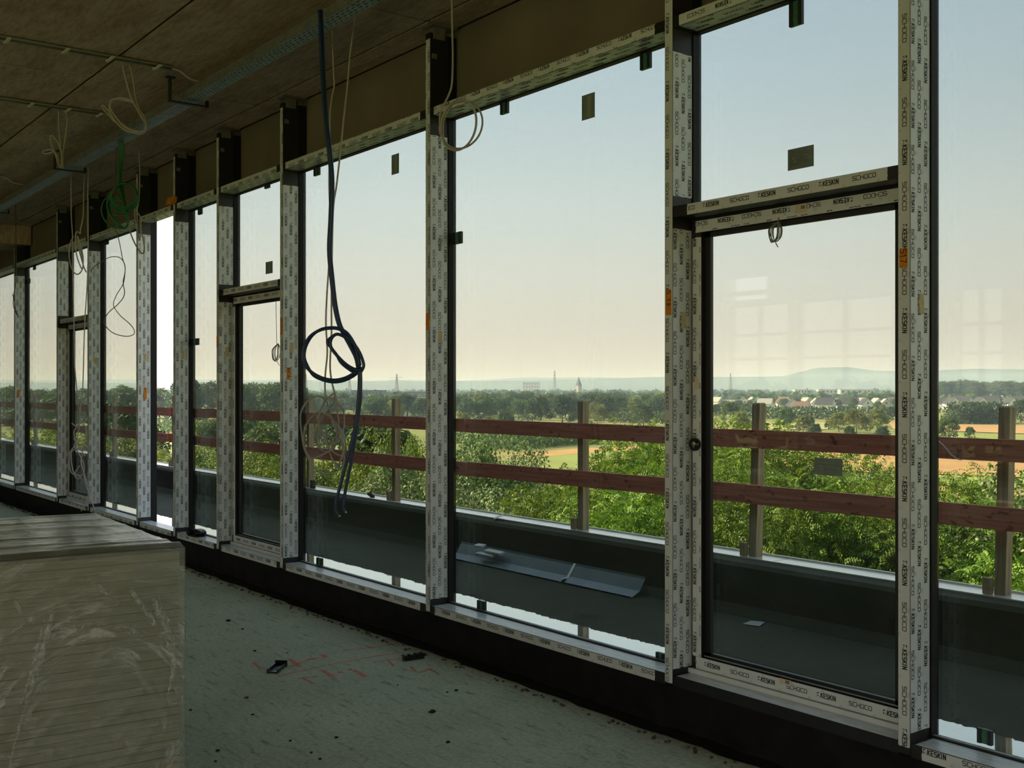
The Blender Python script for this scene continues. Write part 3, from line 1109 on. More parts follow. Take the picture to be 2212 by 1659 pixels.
# puddle along the foot of the glass, its sky reflection shaped as mirror metal
m = MB()
rnd = random.Random(3)
n = 1500
pts = []
y = 4.88
for i in range(n + 1):
    x = -24 + 26.0 * i / n
    y += rnd.uniform(-0.010, 0.010)
    y += (4.85 - y) * 0.2
    pts.append((x, y + math.sin(x * 1.3) * 0.004 + rnd.uniform(-0.008, 0.008)))
for (xa, ya), (xb_, yb_) in zip(pts[:-1], pts[1:]):
    m.quad((xa, 3.805, ZT + 0.006), (xb_, 3.805, ZT + 0.006), (xb_, yb_, ZT + 0.006), (xa, ya, ZT + 0.006))
o = m.build('terrace_flashing', 'bright_flashing')
tag(o, 'ragged-edged puddle mirroring the sky on the terrace at the foot of the glass', 'flashing')

# guard rail: posts and red boards
rail = thing('guard_rail', 'timber guard rail of red-brown boards on grey posts on the parapet', 'guard rail', (-8, 6.3, 0.322))
def post(x, lean=0.0, h=1.13, w=0.07):
    m = MB()
    zb, zt = 0.322, 0.322 + h
    ins = 0.006
    v = []
    for z, sft in ((zb, 0.0), (zt - 0.01, lean), (zt, lean)):
        k = ins if z == zt else 0
        for cx_, cy_ in ((0, 0), (w, 0), (w, w), (0, w)):
            sx = k if cx_ == 0 else -k
            sy = k if cy_ == 0 else -k
            v.append((x + cx_ + sft + sx, 6.285 + cy_ + sy, z))
    i = len(m.v)
    m.v += v
    m.f += [(3, 2, 1, 0), (8, 9, 10, 11)]
    for L in (0, 4):
        for j in range(4):
            m.f.append((L + j, L + (j + 1) % 4, L + 4 + (j + 1) % 4, L + 4 + j))
    m.build('post', 'grey_post', rail)
    m = MB()
    m.box(x - 0.055, x - 0.005, 6.25, 6.29, 0.324, 0.42)
    m.build('wedge_block', 'new_wood', rail)
for x, le in ((-10.52, 0.0), (-7.357, 0.0), (-5.42, 0.035), (-3.52, 0.03), (-1.55, 0.0), (-12.6, 0.0), (-14.9, 0.0), (-17.35, 0.01), (-20.4, 0.0), (-23, 0), (-26, 0), (-29.5, 0), (-33, 0)):
    post(x, le)
def board(x0, x1, za0, za1, h, y, t=0.030):
    m = MB()
    v = [(x0, y, za0), (x1, y, za1), (x1, y + t, za1), (x0, y + t, za0)]
    i = 0
    m.v = v + [(a, b, c + h) for a, b, c in v]
    m.f = [(0, 3, 2, 1), (4, 5, 6, 7), (0, 1, 5, 4), (1, 2, 6, 5), (2, 3, 7, 6), (3, 0, 4, 7)]
    m.build('board', 'red_board', rail)
B0 = EYE
for seg in ((-5.36, 0.4, -0.427, -0.425, 0.132, 6.222), (-9.13, -5.30, -0.427, -0.431, 0.134, 6.253), (-13.2, -9.02, -0.418, -0.424, 0.132, 6.222), (-17.4, -13.1, -0.42, -0.418, 0.133, 6.253), (-21.3, -17.3, -0.43, -0.42, 0.132, 6.222), (-26, -21.2, -0.42, -0.43, 0.132, 6.253), (-34, -25.9, -0.42, -0.43, 0.132, 6.222),
            (-5.40, 0.4, -0.834, -0.833, 0.138, 6.222), (-9.10, -5.32, -0.860, -0.834, 0.138, 6.253), (-13.4, -9.0, -0.85, -0.86, 0.138, 6.222), (-17.5, -13.3, -0.84, -0.85, 0.136, 6.253), (-21.4, -17.4, -0.85, -0.84, 0.136, 6.222), (-26, -21.3, -0.84, -0.85, 0.136, 6.253), (-34, -25.9, -0.84, -0.84, 0.136, 6.222)):
    board(seg[0], seg[1], B0 + seg[2], B0 + seg[3], seg[4], seg[5])

# folded metal sheet leaning at the foot of the parapet
sheet = thing('folded_sheet', 'long folded blue-grey metal sheet lying at the foot of the parapet', 'metal sheet', (-7.4, 5.93, ZT))
m = MB()
for xa, xb_ in ((-8.68, -7.03), (-7.0, -6.17)):
    prof = [(5.80, ZT + 0.014), (5.815, ZT + 0.004), (5.90, ZT + 0.045), (5.955, ZT + 0.13), (5.96, ZT + 0.15)]
    for (ya, za), (yb_, zb) in zip(prof[:-1], prof[1:]):
        m.obox(((xa + xb_) / 2, (ya + yb_) / 2, (za + zb) / 2), ((xb_ - xa) / 2, 0, 0), (0, (yb_ - ya) / 2, (zb - za) / 2), (0, -0.001, 0.001))
m.build('sheet', 'grey_sheet', sheet)
m = MB()
m.box(-7.03, -7.0, 5.80, 5.96, ZT + 0.03, ZT + 0.036)
m.obox((-7.015, 5.925, ZT + 0.09), (0.014, 0, 0), (0, 0.04, 0.055), (0, -0.003, 0.002))
m.build('joint_cover', 'cap_metal', sheet)
for k, (x, y, z, a, L, lab) in enumerate(((-8.15, 5.86, 0.045, 0.06, 0.24, 'lowest white strip on the folded metal sheet outside'), (-8.05, 5.885, 0.078, -0.05, 0.26, 'middle white strip on the folded metal sheet outside'), (-8.28, 5.89, 0.108, 0.22, 0.10, 'short white offcut on top of the strips outside'))):
    m = MB()
    m.obox((x, y, z), (L / 2 * math.cos(a), L / 2 * math.sin(a), 0.0), (-0.03 * math.sin(a), 0.03 * math.cos(a), 0.006), (0, -0.002, 0.009))
    o = m.build('white_strip', 'white_board')
    tag(o, lab, 'offcut', 'white offcuts on the terrace')
# paper scrap, felt shred on the coping
def scrap(name, pts, mat, lab, cat):
    m = MB()
    c = sum((Vector(p) for p in pts), Vector()) / len(pts)
    m.poly(pts)
    m.poly([(p[0], p[1], p[2] + 0.0015) for p in reversed(pts)])
    k = len(pts)
    for j in range(k):
        m.f.append((j, (j + 1) % k, k + (k - 1 - (j + 1) % k), k + (k - 1 - j)))
    o = m.build(name, mat)
    tag(o, lab, cat)
q = [on_z(1604, 1348, ZT + 0.004), on_z(1622, 1341, ZT + 0.008), on_z(1652, 1344, ZT + 0.012), on_z(1641, 1353, ZT + 0.005)]
scrap('paper_scrap', [tuple(p) for p in q], 'scrap_paper', 'pale scrap of paper lying on the dark terrace floor', 'paper')
m = MB()
pp = [on_z(1068, 1118, 0.330), on_z(1082, 1113, 0.345), on_z(1090, 1108, 0.37)]
for a, b in zip(pp[:-1], pp[1:]):
    m.quad(a, b, b + Vector((0.11, -0.09, 0.0)), a + Vector((0.13, -0.10, 0)))
    m.quad(a + Vector((0, 0, 0.003)), b + Vector((0, 0, 0.003)), b + Vector((0.11, -0.09, 0.003)), a + Vector((0.13, -0.10, 0.003)))
o = m.build('felt_shred', 'grey_sheet')
tag(o, 'curled grey shred of sheeting on the parapet coping', 'scrap')

# ------------------------------------------------------------------ cable tray with real slots
tray = thing('cable_tray', 'perforated galvanised cable tray running under the ceiling', 'cable tray', (-9, 2.9, 3.6))
TX0, TX1, TYa, TYb, TZ = -24.0, -1.5, 2.845, 2.955, 3.60
def slotted(mb, P, along0, along1, w, pitch, slot, rows_):
    """strip of sheet with rows of slots; P(a, b) gives the place, rows_ = [(b0, b1, shift)]"""
    b = 0.0
    for b0, b1, sh in rows_:
        mb.quad(P(along0, b), P(along1, b), P(along1, b0), P(along0, b0))
        a = along0
        x = along0 + sh
        while x + slot < along1:
            mb.quad(P(a, b0), P(x, b0), P(x, b1), P(a, b1))
            a = x + slot
            x += pitch
        mb.quad(P(a, b0), P(along1, b0), P(along1, b1), P(a, b1))
        b = b1
    mb.quad(P(along0, b), P(along1, b), P(along1, w), P(along0, w))
m = MB()
slotted(m, lambda a, b: (a, TYa + b, TZ), TX0, TX1, TYb - TYa, 0.058, 0.032, [(0.012, 0.019, 0.0), (0.036, 0.043, 0.02), (0.060, 0.067, 0.0), (0.086, 0.093, 0.02)])
m.build('tray_bottom', 'galvanised', tray)
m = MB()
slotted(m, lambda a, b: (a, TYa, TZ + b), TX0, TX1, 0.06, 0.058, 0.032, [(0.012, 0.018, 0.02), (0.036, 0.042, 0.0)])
m.build('tray_side', 'galvanised_shaded', tray)
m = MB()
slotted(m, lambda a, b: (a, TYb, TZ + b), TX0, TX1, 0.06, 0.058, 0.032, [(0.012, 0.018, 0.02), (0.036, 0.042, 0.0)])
m.build('tray_side', 'galvanised_shaded', tray)
for bx in (-4.05, -7.62, -10.6, -13.6, -16.9):
    m = MB()
    m.box(bx - 0.02, bx + 0.02, 2.72, 2.78, ZC - 0.012, ZC - 0.001)
    m.box(bx - 0.02, bx + 0.02, 2.74, 2.752, TZ - 0.02, ZC - 0.01)
    m.box(bx - 0.02, bx + 0.02, 2.74, 3.02, TZ - 0.03, TZ - 0.018)
    m.box(bx - 0.02, bx + 0.02, 3.01, 3.022, TZ - 0.03, TZ + 0.02)
    m.build('hanger', 'dark_clip', tray)
# cables lying inside the tray
m = MB()
for k in range(5):
    m.tube(catmull([(TX0 + 0.2 + i * 2.2, TYa + 0.018 + 0.018 * k + 0.004 * math.sin(i * 1.7 + k), TZ + 0.012) for i in range(10)], 3), 0.006, 5)
m.build('tray_cable', 'dark_cable', tray)

# flat cable runs along the ceiling with clips
def ceiling_run(x, y0, y1, clips, lab):
    t = thing('ceiling_conduit', lab, 'cable run', (x, y0, ZC))
    m = MB()
    m.tube([(x, y0, ZC - 0.018), (x, y1, ZC - 0.018)], 0.012, 8)
    m.build('cable', 'bracket_steel', t, True)
    m = MB()
    m.tube([(x + 0.024, y0, ZC - 0.014), (x + 0.024, y1, ZC - 0.014)], 0.008, 8)
    m.build('cable', 'grey_cable', t, True)
    m = MB()
    m.tube(catmull([(x, y1, ZC - 0.018), (x + 0.01, y1 + 0.06, ZC - 0.03), (x + 0.02, y1 + 0.12, ZC - 0.07), (x + 0.02, TYa - 0.002 if TYa > y1 + 0.12 else y1 + 0.17, TZ + 0.07)], 8), 0.007, 6)
    m.build('cable_bend', 'grey_cable', t, True)
    for yc in clips:
        m = MB()
        m.box(x - 0.055, x + 0.085, yc - 0.010, yc + 0.010, ZC - 0.038, ZC - 0.030)
        m.box(x - 0.055, x - 0.045, yc - 0.010, yc + 0.010, ZC - 0.038, ZC - 0.002)
        m.build('clip', 'clip_plastic', t)
ceiling_run(-7.36, -6.0, 2.66, (1.24, 1.62, 1.97, 2.25, 2.56), 'nearer clipped cable run on the ceiling, ending above the tray')
ceiling_run(-8.91, -6.0, 2.66, (1.7, 2.13, 2.40, 2.64), 'second clipped cable run on the ceiling, with white loops')
ceiling_run(-12.16, -6.0, 2.62, (1.9, 2.45), 'farthest clipped cable run on the ceiling')

# ------------------------------------------------------------------ hanging cables
def cable(name, lab, mat, strands, r, cat='cable', n=9, sides=7, group=None):
    """strands: list of lists of (px, py, d) way-points"""
    first = W(*strands[0][0])
    t = thing(name, lab, cat, first, group)
    for st in strands:
        m = MB()
        m.tube(catmull([W(*p) for p in st], n), r, sides)
        m.build('strand', mat, t, True)
    return t

def blue_path(o=0.0, dd=0.0):
    P = [(692, 22), (694, 70), (697, 150), (703, 250), (711, 320), (717, 390), (715, 470), (712, 540), (717, 600), (724, 660), (733, 700), (744, 722), (757, 746), (770, 772), (775, 795)]
    pts = [(x + o, y, 5.97 + dd) for x, y in P]
    return pts
def blue_loop(s, dd):
    c = [(777, 790), (768, 752), (752, 724), (735, 712), (716, 709), (692, 713), (670, 727), (657, 750), (654, 772), (660, 790), (676, 806), (698, 817), (722, 821), (744, 817), (762, 808), (772, 800)]
    return [(x + s * (1.0 if 640 < x < 672 else 0.3), y + s * (1.2 if y > 790 else -0.3), 5.95 + dd) for x, y in c]
def blue_knot(s, dd):
    c = [(760, 738), (745, 728), (730, 722), (720, 726), (714 - s, 738), (716, 752), (728, 768), (745 - s, 785), (762, 796 + s), (776, 799 + s), (785, 793), (784, 780), (776, 760), (764, 742), (752, 732)]
    return [(x, y, 5.92 + dd) for x, y in c]
blue = cable('blue_cable', 'thick blue cable pair hanging from the tray in a big knotted loop', 'blue_cable',
             [blue_path(-2.4, 0), blue_path(2.2, 0.02), blue_loop(0, 0), blue_loop(3.5, 0.03), blue_knot(0, 0), blue_knot(6.5, 0.03),
              [(776, 795, 5.93), (775, 850, 5.93), (770, 900, 5.93), (762, 945, 5.92), (748, 1000, 5.91), (736, 1045, 5.9), (727, 1080, 5.9), (724, 1100, 5.9), (727, 1111, 5.9), (731, 1114, 5.9)],
              [(779, 795, 5.96), (779, 850, 5.96), (774, 900, 5.96), (767, 950, 5.95), (757, 1005, 5.94), (748, 1050, 5.93), (742, 1085, 5.92), (741, 1099, 5.92), (745, 1106, 5.92)]], 0.0088, n=8, sides=9)
for px, py in ((732, 1114.5), (746, 1106.5)):
    m = MB()
    a = W(px, py, 5.9)
    m.tube([a, a + Vector((0.006, 0.004, 0.0))], 0.005, 8)
    m.build('bare_end', 'copper_end', blue)

grey_pts_a = [(718, 62), (719, 110), (721, 160), (722, 185), (717, 212), (713, 250), (712, 320), (711, 400), (713, 470), (711, 560), (706, 640), (704, 700), (707, 760), (703, 805), (702, 840), (705, 862), (709, 880), (714, 898)]
grey_pts_b = [(768, 30), (762, 75), (756, 120), (750, 190), (742, 260), (735, 330), (727, 400), (720, 450), (717, 560), (716, 660), (716, 720), (713, 790), (717, 825), (722, 845), (728, 866), (733, 880)]
def z2(pts, s=5.185, x0=620, y0=820, d=6.6):
    return [(x0 + a / s, y0 + b / s, d) for a, b in pts]
coil1 = z2([(455, 290), (430, 220), (340, 185), (240, 230), (165, 340), (150, 450), (165, 600), (190, 760), (240, 880), (310, 990), (400, 1050), (480, 1045), (560, 980), (610, 880), (635, 760), (610, 640), (560, 540), (500, 440), (480, 330), (440, 380), (380, 470), (345, 540), (340, 650), (360, 750), (420, 810), (500, 790), (560, 690), (550, 560), (500, 470)])
coil2 = z2([(545, 140), (490, 180), (410, 270), (365, 390), (350, 480), (360, 590), (400, 690), (480, 730), (560, 690), (620, 590), (640, 480), (630, 340), (580, 270), (530, 265), (480, 310), (470, 400), (540, 480), (600, 560), (650, 680), (655, 780), (620, 850), (540, 830), (460, 750), (410, 640), (350, 470), (330, 390), (350, 360), (420, 380), (500, 420)])
coil3 = z2([(330, 370), (260, 440), (205, 530), (190, 640), (200, 760), (235, 850), (300, 880), (400, 840), (500, 770), (560, 660), (580, 560), (570, 400), (545, 250), (530, 160)])
coil4 = z2([(470, 800), (510, 900), (570, 985), (620, 1000), (640, 900), (625, 760), (600, 640), (580, 540), (530, 470), (440, 400), (390, 430), (350, 500), (380, 600), (460, 640), (550, 650), (600, 620)])
coil5 = z2([(525, 335), (570, 300), (625, 320), (600, 290), (540, 250), (520, 210), (470, 215)])
def wob(pts, k):
    return [(x, y, d + 0.05 * math.sin(i * 1.3 + k)) for i, (x, y, d) in enumerate(pts)]
cable('grey_cable_coil', 'pair of grey cables hanging beside the blue loop, ending in a tangled coil', 'grey_cable',
      [[(x, y, 6.74) for x, y in grey_pts_a], [(x, y, 6.50) for x, y in grey_pts_b], wob(coil1, 0), wob(coil2, 1), wob(coil3, 2), wob(coil4, 3), wob(coil5, 4)], 0.0055, n=7, sides=7)

# looped cable right of the grey ones
d = 5.68
ring = []
for k in range(3):
    for j in range(14):
        a = math.radians(200 - 360 * j / 14)
        rx, ry = 38 + 4 * k - (6 if k == 1 else 0), 55 - 2 * k
        ring.append((990 + 3 * k + rx * math.cos(a) + (6 * math.sin(a)), 270 - ry * math.sin(a) * (1.0), d + 0.012 * k + 0.02 * math.cos(a)))
cable('grey_cable_ring', 'single grey cable dropping from the ceiling, wound into a ring', 'grey_cable',
      [[(975, -76, d), (976, 0, d), (977, 60, d), (978, 130, d), (976, 180, d), (970, 203, d), (960, 224, d), (951, 246, d), (950, 268, d)] , ring], 0.0052, n=6, sides=7)

# loops under the first ceiling run
s = 1487 / 260
def z6(pts, d):
    return [(200 + a / s, 40 + b / s, d) for a, b in pts]
cable('ceiling_loop_cable', 'pale cable loop hanging off the nearer ceiling run, before the green bundle', 'grey_cable',
      [z6([(375, 570), (385, 660), (420, 790), (470, 960), (540, 1100), (600, 1210), (650, 1290), (650, 1370), (580, 1400), (470, 1370), (370, 1310), (290, 1220), (225, 1120), (215, 1050), (250, 1000), (340, 985), (440, 1000), (520, 1050)], 7.25),
       z6([(450, 575), (480, 650), (505, 800), (530, 980), (570, 1110), (640, 1220), (668, 1310), (650, 1400), (560, 1425), (450, 1380), (350, 1320), (260, 1260), (215, 1200), (160, 1150), (120, 1090), (135, 1070), (180, 1120), (240, 1200)], 7.28),
       z6([(520, 1040), (440, 1020), (330, 1000), (240, 1020), (205, 1090), (230, 1180), (300, 1290), (420, 1390), (560, 1410)], 7.27)], 0.0058, n=6, sides=6)
# white loops under the second run
def zz(pts, s, x0, y0, d):
    return [(x0 + a / s, y0 + b / s, d) for a, b in pts]
cable('white_loop_cable', 'thin white cable loops hanging from the second ceiling run', 'grey_cable',
      [zz([(500, 950), (502, 1080), (515, 1240), (525, 1330), (525, 1430)], 3.95, 0, 0, 8.5), zz([(555, 945), (575, 1020), (560, 1150), (545, 1250), (535, 1350), (540, 1440)], 3.95, 0, 0, 8.52),
       zz([(520, 1280), (490, 1210), (455, 1160), (430, 1165), (435, 1220), (470, 1310), (500, 1400), (520, 1430)], 3.95, 0, 0, 8.5),
       zz([(525, 1300), (500, 1220), (460, 1180), (440, 1200), (470, 1290), (510, 1380)], 3.95, 0, 0, 8.53), zz([(500, 1340), (440, 1280), (390, 1280), (362, 1295), (380, 1312), (430, 1305), (450, 1295)], 3.95, 0, 0, 8.5)], 0.006, n=6, sides=6)

# green bundle at the tray
def z3(pts, d=9.14):
    return [(190 + a / 4.366, 360 + b / 4.366, d) for a, b in pts]
gs = []
for k in range(5):
    o = (k - 2) * 5
    gs.append([(258 + k * 1.8, 284, 9.12)] + [(257 + k * 2.4, 330, 9.14)] + z3([(300 + o, 120), (310 + o * 2, 200), (335 + o, 300), (355 + o, 400), (370 + o, 480), (378 + o * 0.6, 540), (350, 580 - abs(o))], 9.14 + 0.02 * k))
for k in range(4):
    pts = []
    for j in range(13):
        a = 2 * math.pi * j / 12 + k
        pts.append((340 + (118 + 6 * k) * math.cos(a), 270 + (112 + 7 * k) * math.sin(a) + 8 * k))
    gs.append(z3(pts, 9.10 + 0.03 * k))
for k in range(4):
    pts = [(215 + 5 * k, 270), (180 + 8 * k, 340), (190 + 8 * k, 420), (240, 490 + 5 * k), (310, 555 + 5 * k), (350, 580), (380, 545 - 6 * k)]
    gs.append(z3(pts, 9.16 + 0.02 * k))
gs.append(z3([(215, 270), (150, 320), (127, 400), (145, 480), (200, 550), (260, 575), (320, 582)], 9.2))
gs.append(z3([(230, 450), (290, 462), (350, 460), (385, 440)], 9.05))
gs.append(z3([(230, 300), (270, 280), (310, 320), (250, 310)], 9.1))
cable('green_cable_bundle', 'coiled bundle of green wires hanging from the cable tray', 'green_cable', gs, 0.0068, n=6, sides=6)
# thin grey pair right of the green bundle
cable('grey_hook_cable', 'grey cable with an open loop hanging just behind the green bundle', 'grey_cable',
      [[(292, 292, 9.6), (300, 330, 9.6), (302, 380, 9.6), (300, 430, 9.6), (296, 452, 9.6)] , z3([(445, 390), (440, 440), (455, 560), (475, 650), (488, 695), (495, 600), (497, 500), (480, 450), (430, 390), (440, 350)], 9.6), z3([(385, 540), (400, 620), (440, 720), (490, 800), (520, 818), (532, 770), (520, 680), (500, 600), (485, 500)], 9.6)], 0.0062, n=7, sides=6)
# olive wire loops
cable('olive_wire', 'thin olive wire hanging in figure-of-eight loops before the pale pane', 'dark_cable',
      [[(252, 280, 9.3), (251, 340, 9.3), (250, 400, 9.3), (251, 450, 9.3), (250, 495, 9.3)] + z3([(275, 630), (300, 730), (325, 860), (350, 950), (345, 1040), (330, 1110), (270, 1210), (240, 1290), (255, 1340), (310, 1410), (380, 1470), (430, 1530), (432, 1580), (360, 1600), (240, 1570), (165, 1500), (155, 1440), (200, 1370), (270, 1310), (330, 1240), (345, 1180), (332, 1090), (350, 990), (345, 920), (310, 865), (250, 848), (180, 865), (100, 915), (40, 960), (28, 1000)], 9.3)], 0.0036, n=7, sides=6)
# knotted white cables over the pallet
def z8(pts, d):
    return [(a / 6.9125, 380 + b / 6.9125, d) for a, b in pts]
def z4(pts, d):
    return [(120 + a / 6.383, 860 + b / 6.383, d) for a, b in pts]
wd = 10.9
cable('white_cable_knot', 'knotted white cables hanging down behind the wrapped pallet', 'white_cable',
      [z8([(1060, -128), (1060, 0), (1062, 200), (1065, 600), (1080, 850), (1085, 1100), (1085, 1400), (1092, 1660)], wd) + [(160, 720, wd), (161, 780, wd), (164, 820, wd), (168, 860, wd)] + z4([(320, 100), (330, 220), (355, 340)], wd),
       z8([(1262, -128), (1258, 30), (1250, 300), (1240, 600), (1200, 800), (1195, 860), (1150, 830), (1125, 900), (1130, 1100), (1170, 1270), (1230, 1390), (1240, 1200), (1190, 1000), (1150, 900), (1180, 1100), (1250, 1350), (1290, 1440)], wd),
       z8([(1322, -128), (1320, 0), (1310, 300), (1308, 700), (1315, 1000), (1312, 1300), (1300, 1660)], wd) + [(183, 700, wd), (180, 800, wd), (178, 850, wd)] + z4([(345, 120), (330, 250), (330, 360)], wd),
       z8([(1100, 900), (1050, 1000), (1030, 1150), (1050, 1320), (1090, 1420), (1150, 1470), (1210, 1430), (1240, 1330), (1220, 1180), (1170, 960)], wd),
       z4([(355, 350), (410, 390), (420, 480), (400, 620), (380, 700)], wd), z4([(220, 345), (290, 395), (300, 380), (330, 360), (320, 440), (290, 580), (260, 640), (270, 690), (350, 720), (405, 795)], wd),
       z4([(285, 400), (255, 470), (275, 590), (330, 680), (380, 720), (430, 680), (410, 650), (370, 640)], wd),
       z4([(250, 555), (290, 640), (240, 690), (195, 760), (190, 900), (220, 1030), (300, 1060), (340, 1100), (290, 1105), (240, 1000), (215, 860), (220, 740), (290, 700)], wd),
       z4([(280, 690), (350, 820), (390, 920), (390, 1010), (350, 1070), (270, 1040), (330, 930)], wd),
       z4([(370, 780), (350, 880), (380, 1000), (410, 1160), (450, 1290), (500, 1430), (545, 1555)], wd - 0.2), z4([(345, 860), (390, 1040), (430, 1150), (440, 1200)], wd),
       z4([(450, 1330), (420, 1450), (350, 1555)], wd)], 0.0062, n=6, sides=6)
# thin cable at the far left
cable('far_thin_cable', 'thin cable hanging by the farthest film-wrapped post', 'dark_cable',
      [[(33, 432, 13.05), (34, 480, 13.05), (35, 560, 13.05), (34, 610, 13.05), (30, 635, 13.05), (29, 660, 13.05), (36, 680, 13.05)], [(27, 635, 13.05), (31, 650, 13.05), (34, 670, 13.05), (41, 686, 13.05)]], 0.005, n=5, sides=6)
# string bundles on the sashes
def string_bundle(px, py, h, wid, d, lab, tail):
    rnd = random.Random(int(px))
    sts = []
    for k in range(7):
        c = px + rnd.uniform(-wid * 0.25, wid * 0.25)
        sts.append([(px + wid * 0.25, py, d), (c - wid * 0.35, py + h * 0.35, d), (c - wid * 0.3, py + h * rnd.uniform(0.7, 1.0), d), (c, py + h * rnd.uniform(0.85, 1.02), d), (c + wid * 0.3, py + h * 0.7, d), (c + wid * 0.35, py + h * 0.3, d), (px + wid * 0.25, py, d)])
    sts.append([(px, py + h * 0.9, d), (px + 3, py + h * 1.1, d), (px + 7, py + h * 1.25, d)])
    sts += tail
    cable('string_bundle', lab, 'string', sts, 0.0022, 'string', n=5, sides=5)
string_bundle(1674, 479, 44, 26, 4.66, 'small bundle of wire tied under the near door middle rail', [[(1682, 470, 4.66), (1681, 480, 4.66)], [(1668, 482, 4.66), (1688, 480, 4.66)]])
string_bundle(597, 742, 38, 16, 8.58, 'string bundle on a long thread inside the second door pane', [[(596, 642, 8.58), (597, 700, 8.58), (598, 744, 8.58)]])

# bits on the coping and a wire on the rail
for px, py, lab in ((681, 1052, 'pair of small grey clamps standing on the coping below the coil'), (797, 1072, 'small dark wedge lying on the coping below the blue tails')):
    q = on_z(px, py, 0.335)
    m = MB()
    if px < 700:
        m.box(q.x - 0.03, q.x - 0.01, 6.26, 6.30, 0.322, 0.42)
        m.box(q.x + 0.015, q.x + 0.035, 6.26, 6.30, 0.322, 0.42)
        m.box(q.x - 0.03, q.x + 0.035, 6.265, 6.295, 0.322, 0.335)
    else:
        m.obox((q.x, 6.28, 0.345), (0.05, 0, -0.016), (0, 0.02, 0), (0.004, 0, 0.012))
    o = m.build('coping_clamp', 'stone_dark')
    tag(o, lab, 'clamp')
wy = 6.21
m = MB()
m.tube(catmull([at_y(2019, 944, wy), at_y(2030, 955, wy - 0.02), at_y(2043, 968, wy - 0.02), at_y(2054, 982, wy - 0.01), at_y(2068, 991, wy), at_y(2078, 993, wy)], 6), 0.004, 6)
o = m.build('rail_wire', 'white_board', None, True)
tag(o, 'pale wire slung over the top red board right of the S 17 post', 'wire')

# ------------------------------------------------------------------ wrapped stack of boards
PR = math.atan2(0.071, 1.372)                # the stack stands a touch askew
pc = Vector((-4.105, 1.535, 0.0))            # its near corner by the glass wall
e1 = Vector((-math.cos(PR), math.sin(PR), 0))     # away from us along the hall
e2 = Vector((-math.sin(PR), -math.cos(PR), 0))    # towards the room
PL, PWd, PTOP = 1.375, 1.25, 0.945
stack = thing('wrapped_pallet', 'tall stack of boards on a pallet, wrapped in crinkled clear film', 'pallet', pc + e1 * PL / 2 + e2 * PWd / 2)
def pbox(mb, a0, a1, b0, b1, z0, z1):
    c = pc + e1 * (a0 + a1) / 2 + e2 * (b0 + b1) / 2
    c.z = (z0 + z1) / 2
    mb.obox(c, e1 * (a1 - a0) / 2, e2 * (b1 - b0) / 2, (0, 0, (z1 - z0) / 2))
for b0 in (0.05, 0.55, 1.06):
    m = MB()
    pbox(m, 0.04, PL - 0.04, b0, b0 + 0.14, 0.0, 0.10)
    m.build('pallet_skid', 'new_wood', stack)
for k in range(6):
    m = MB()
    a = 0.03 + k * (PL - 0.16) / 5
    pbox(m, a, a + 0.10, 0.02, PWd - 0.02, 0.10, 0.122)
    m.build('pallet_slat', 'new_wood', stack)
rnd = random.Random(21)
z = 0.124
k = 0
while z < PTOP - 0.03:
    h = 0.0295
    j1, j2 = rnd.uniform(0, 0.005), rnd.uniform(0, 0.005)
    m = MB()
    pbox(m, 0.012 + j1, PL - 0.015, 0.012 + j2, PWd - 0.012, z, z + h)
    m.build('stacked_board', 'stack_board', stack)
    z += h + 0.0016
    k += 1
m = MB()
pbox(m, 0.022, PL - 0.022, 0.022, PWd - 0.022, 0.124, z - 0.004)
m.build('board_gap', 'stack_gap', stack)
top_z = z
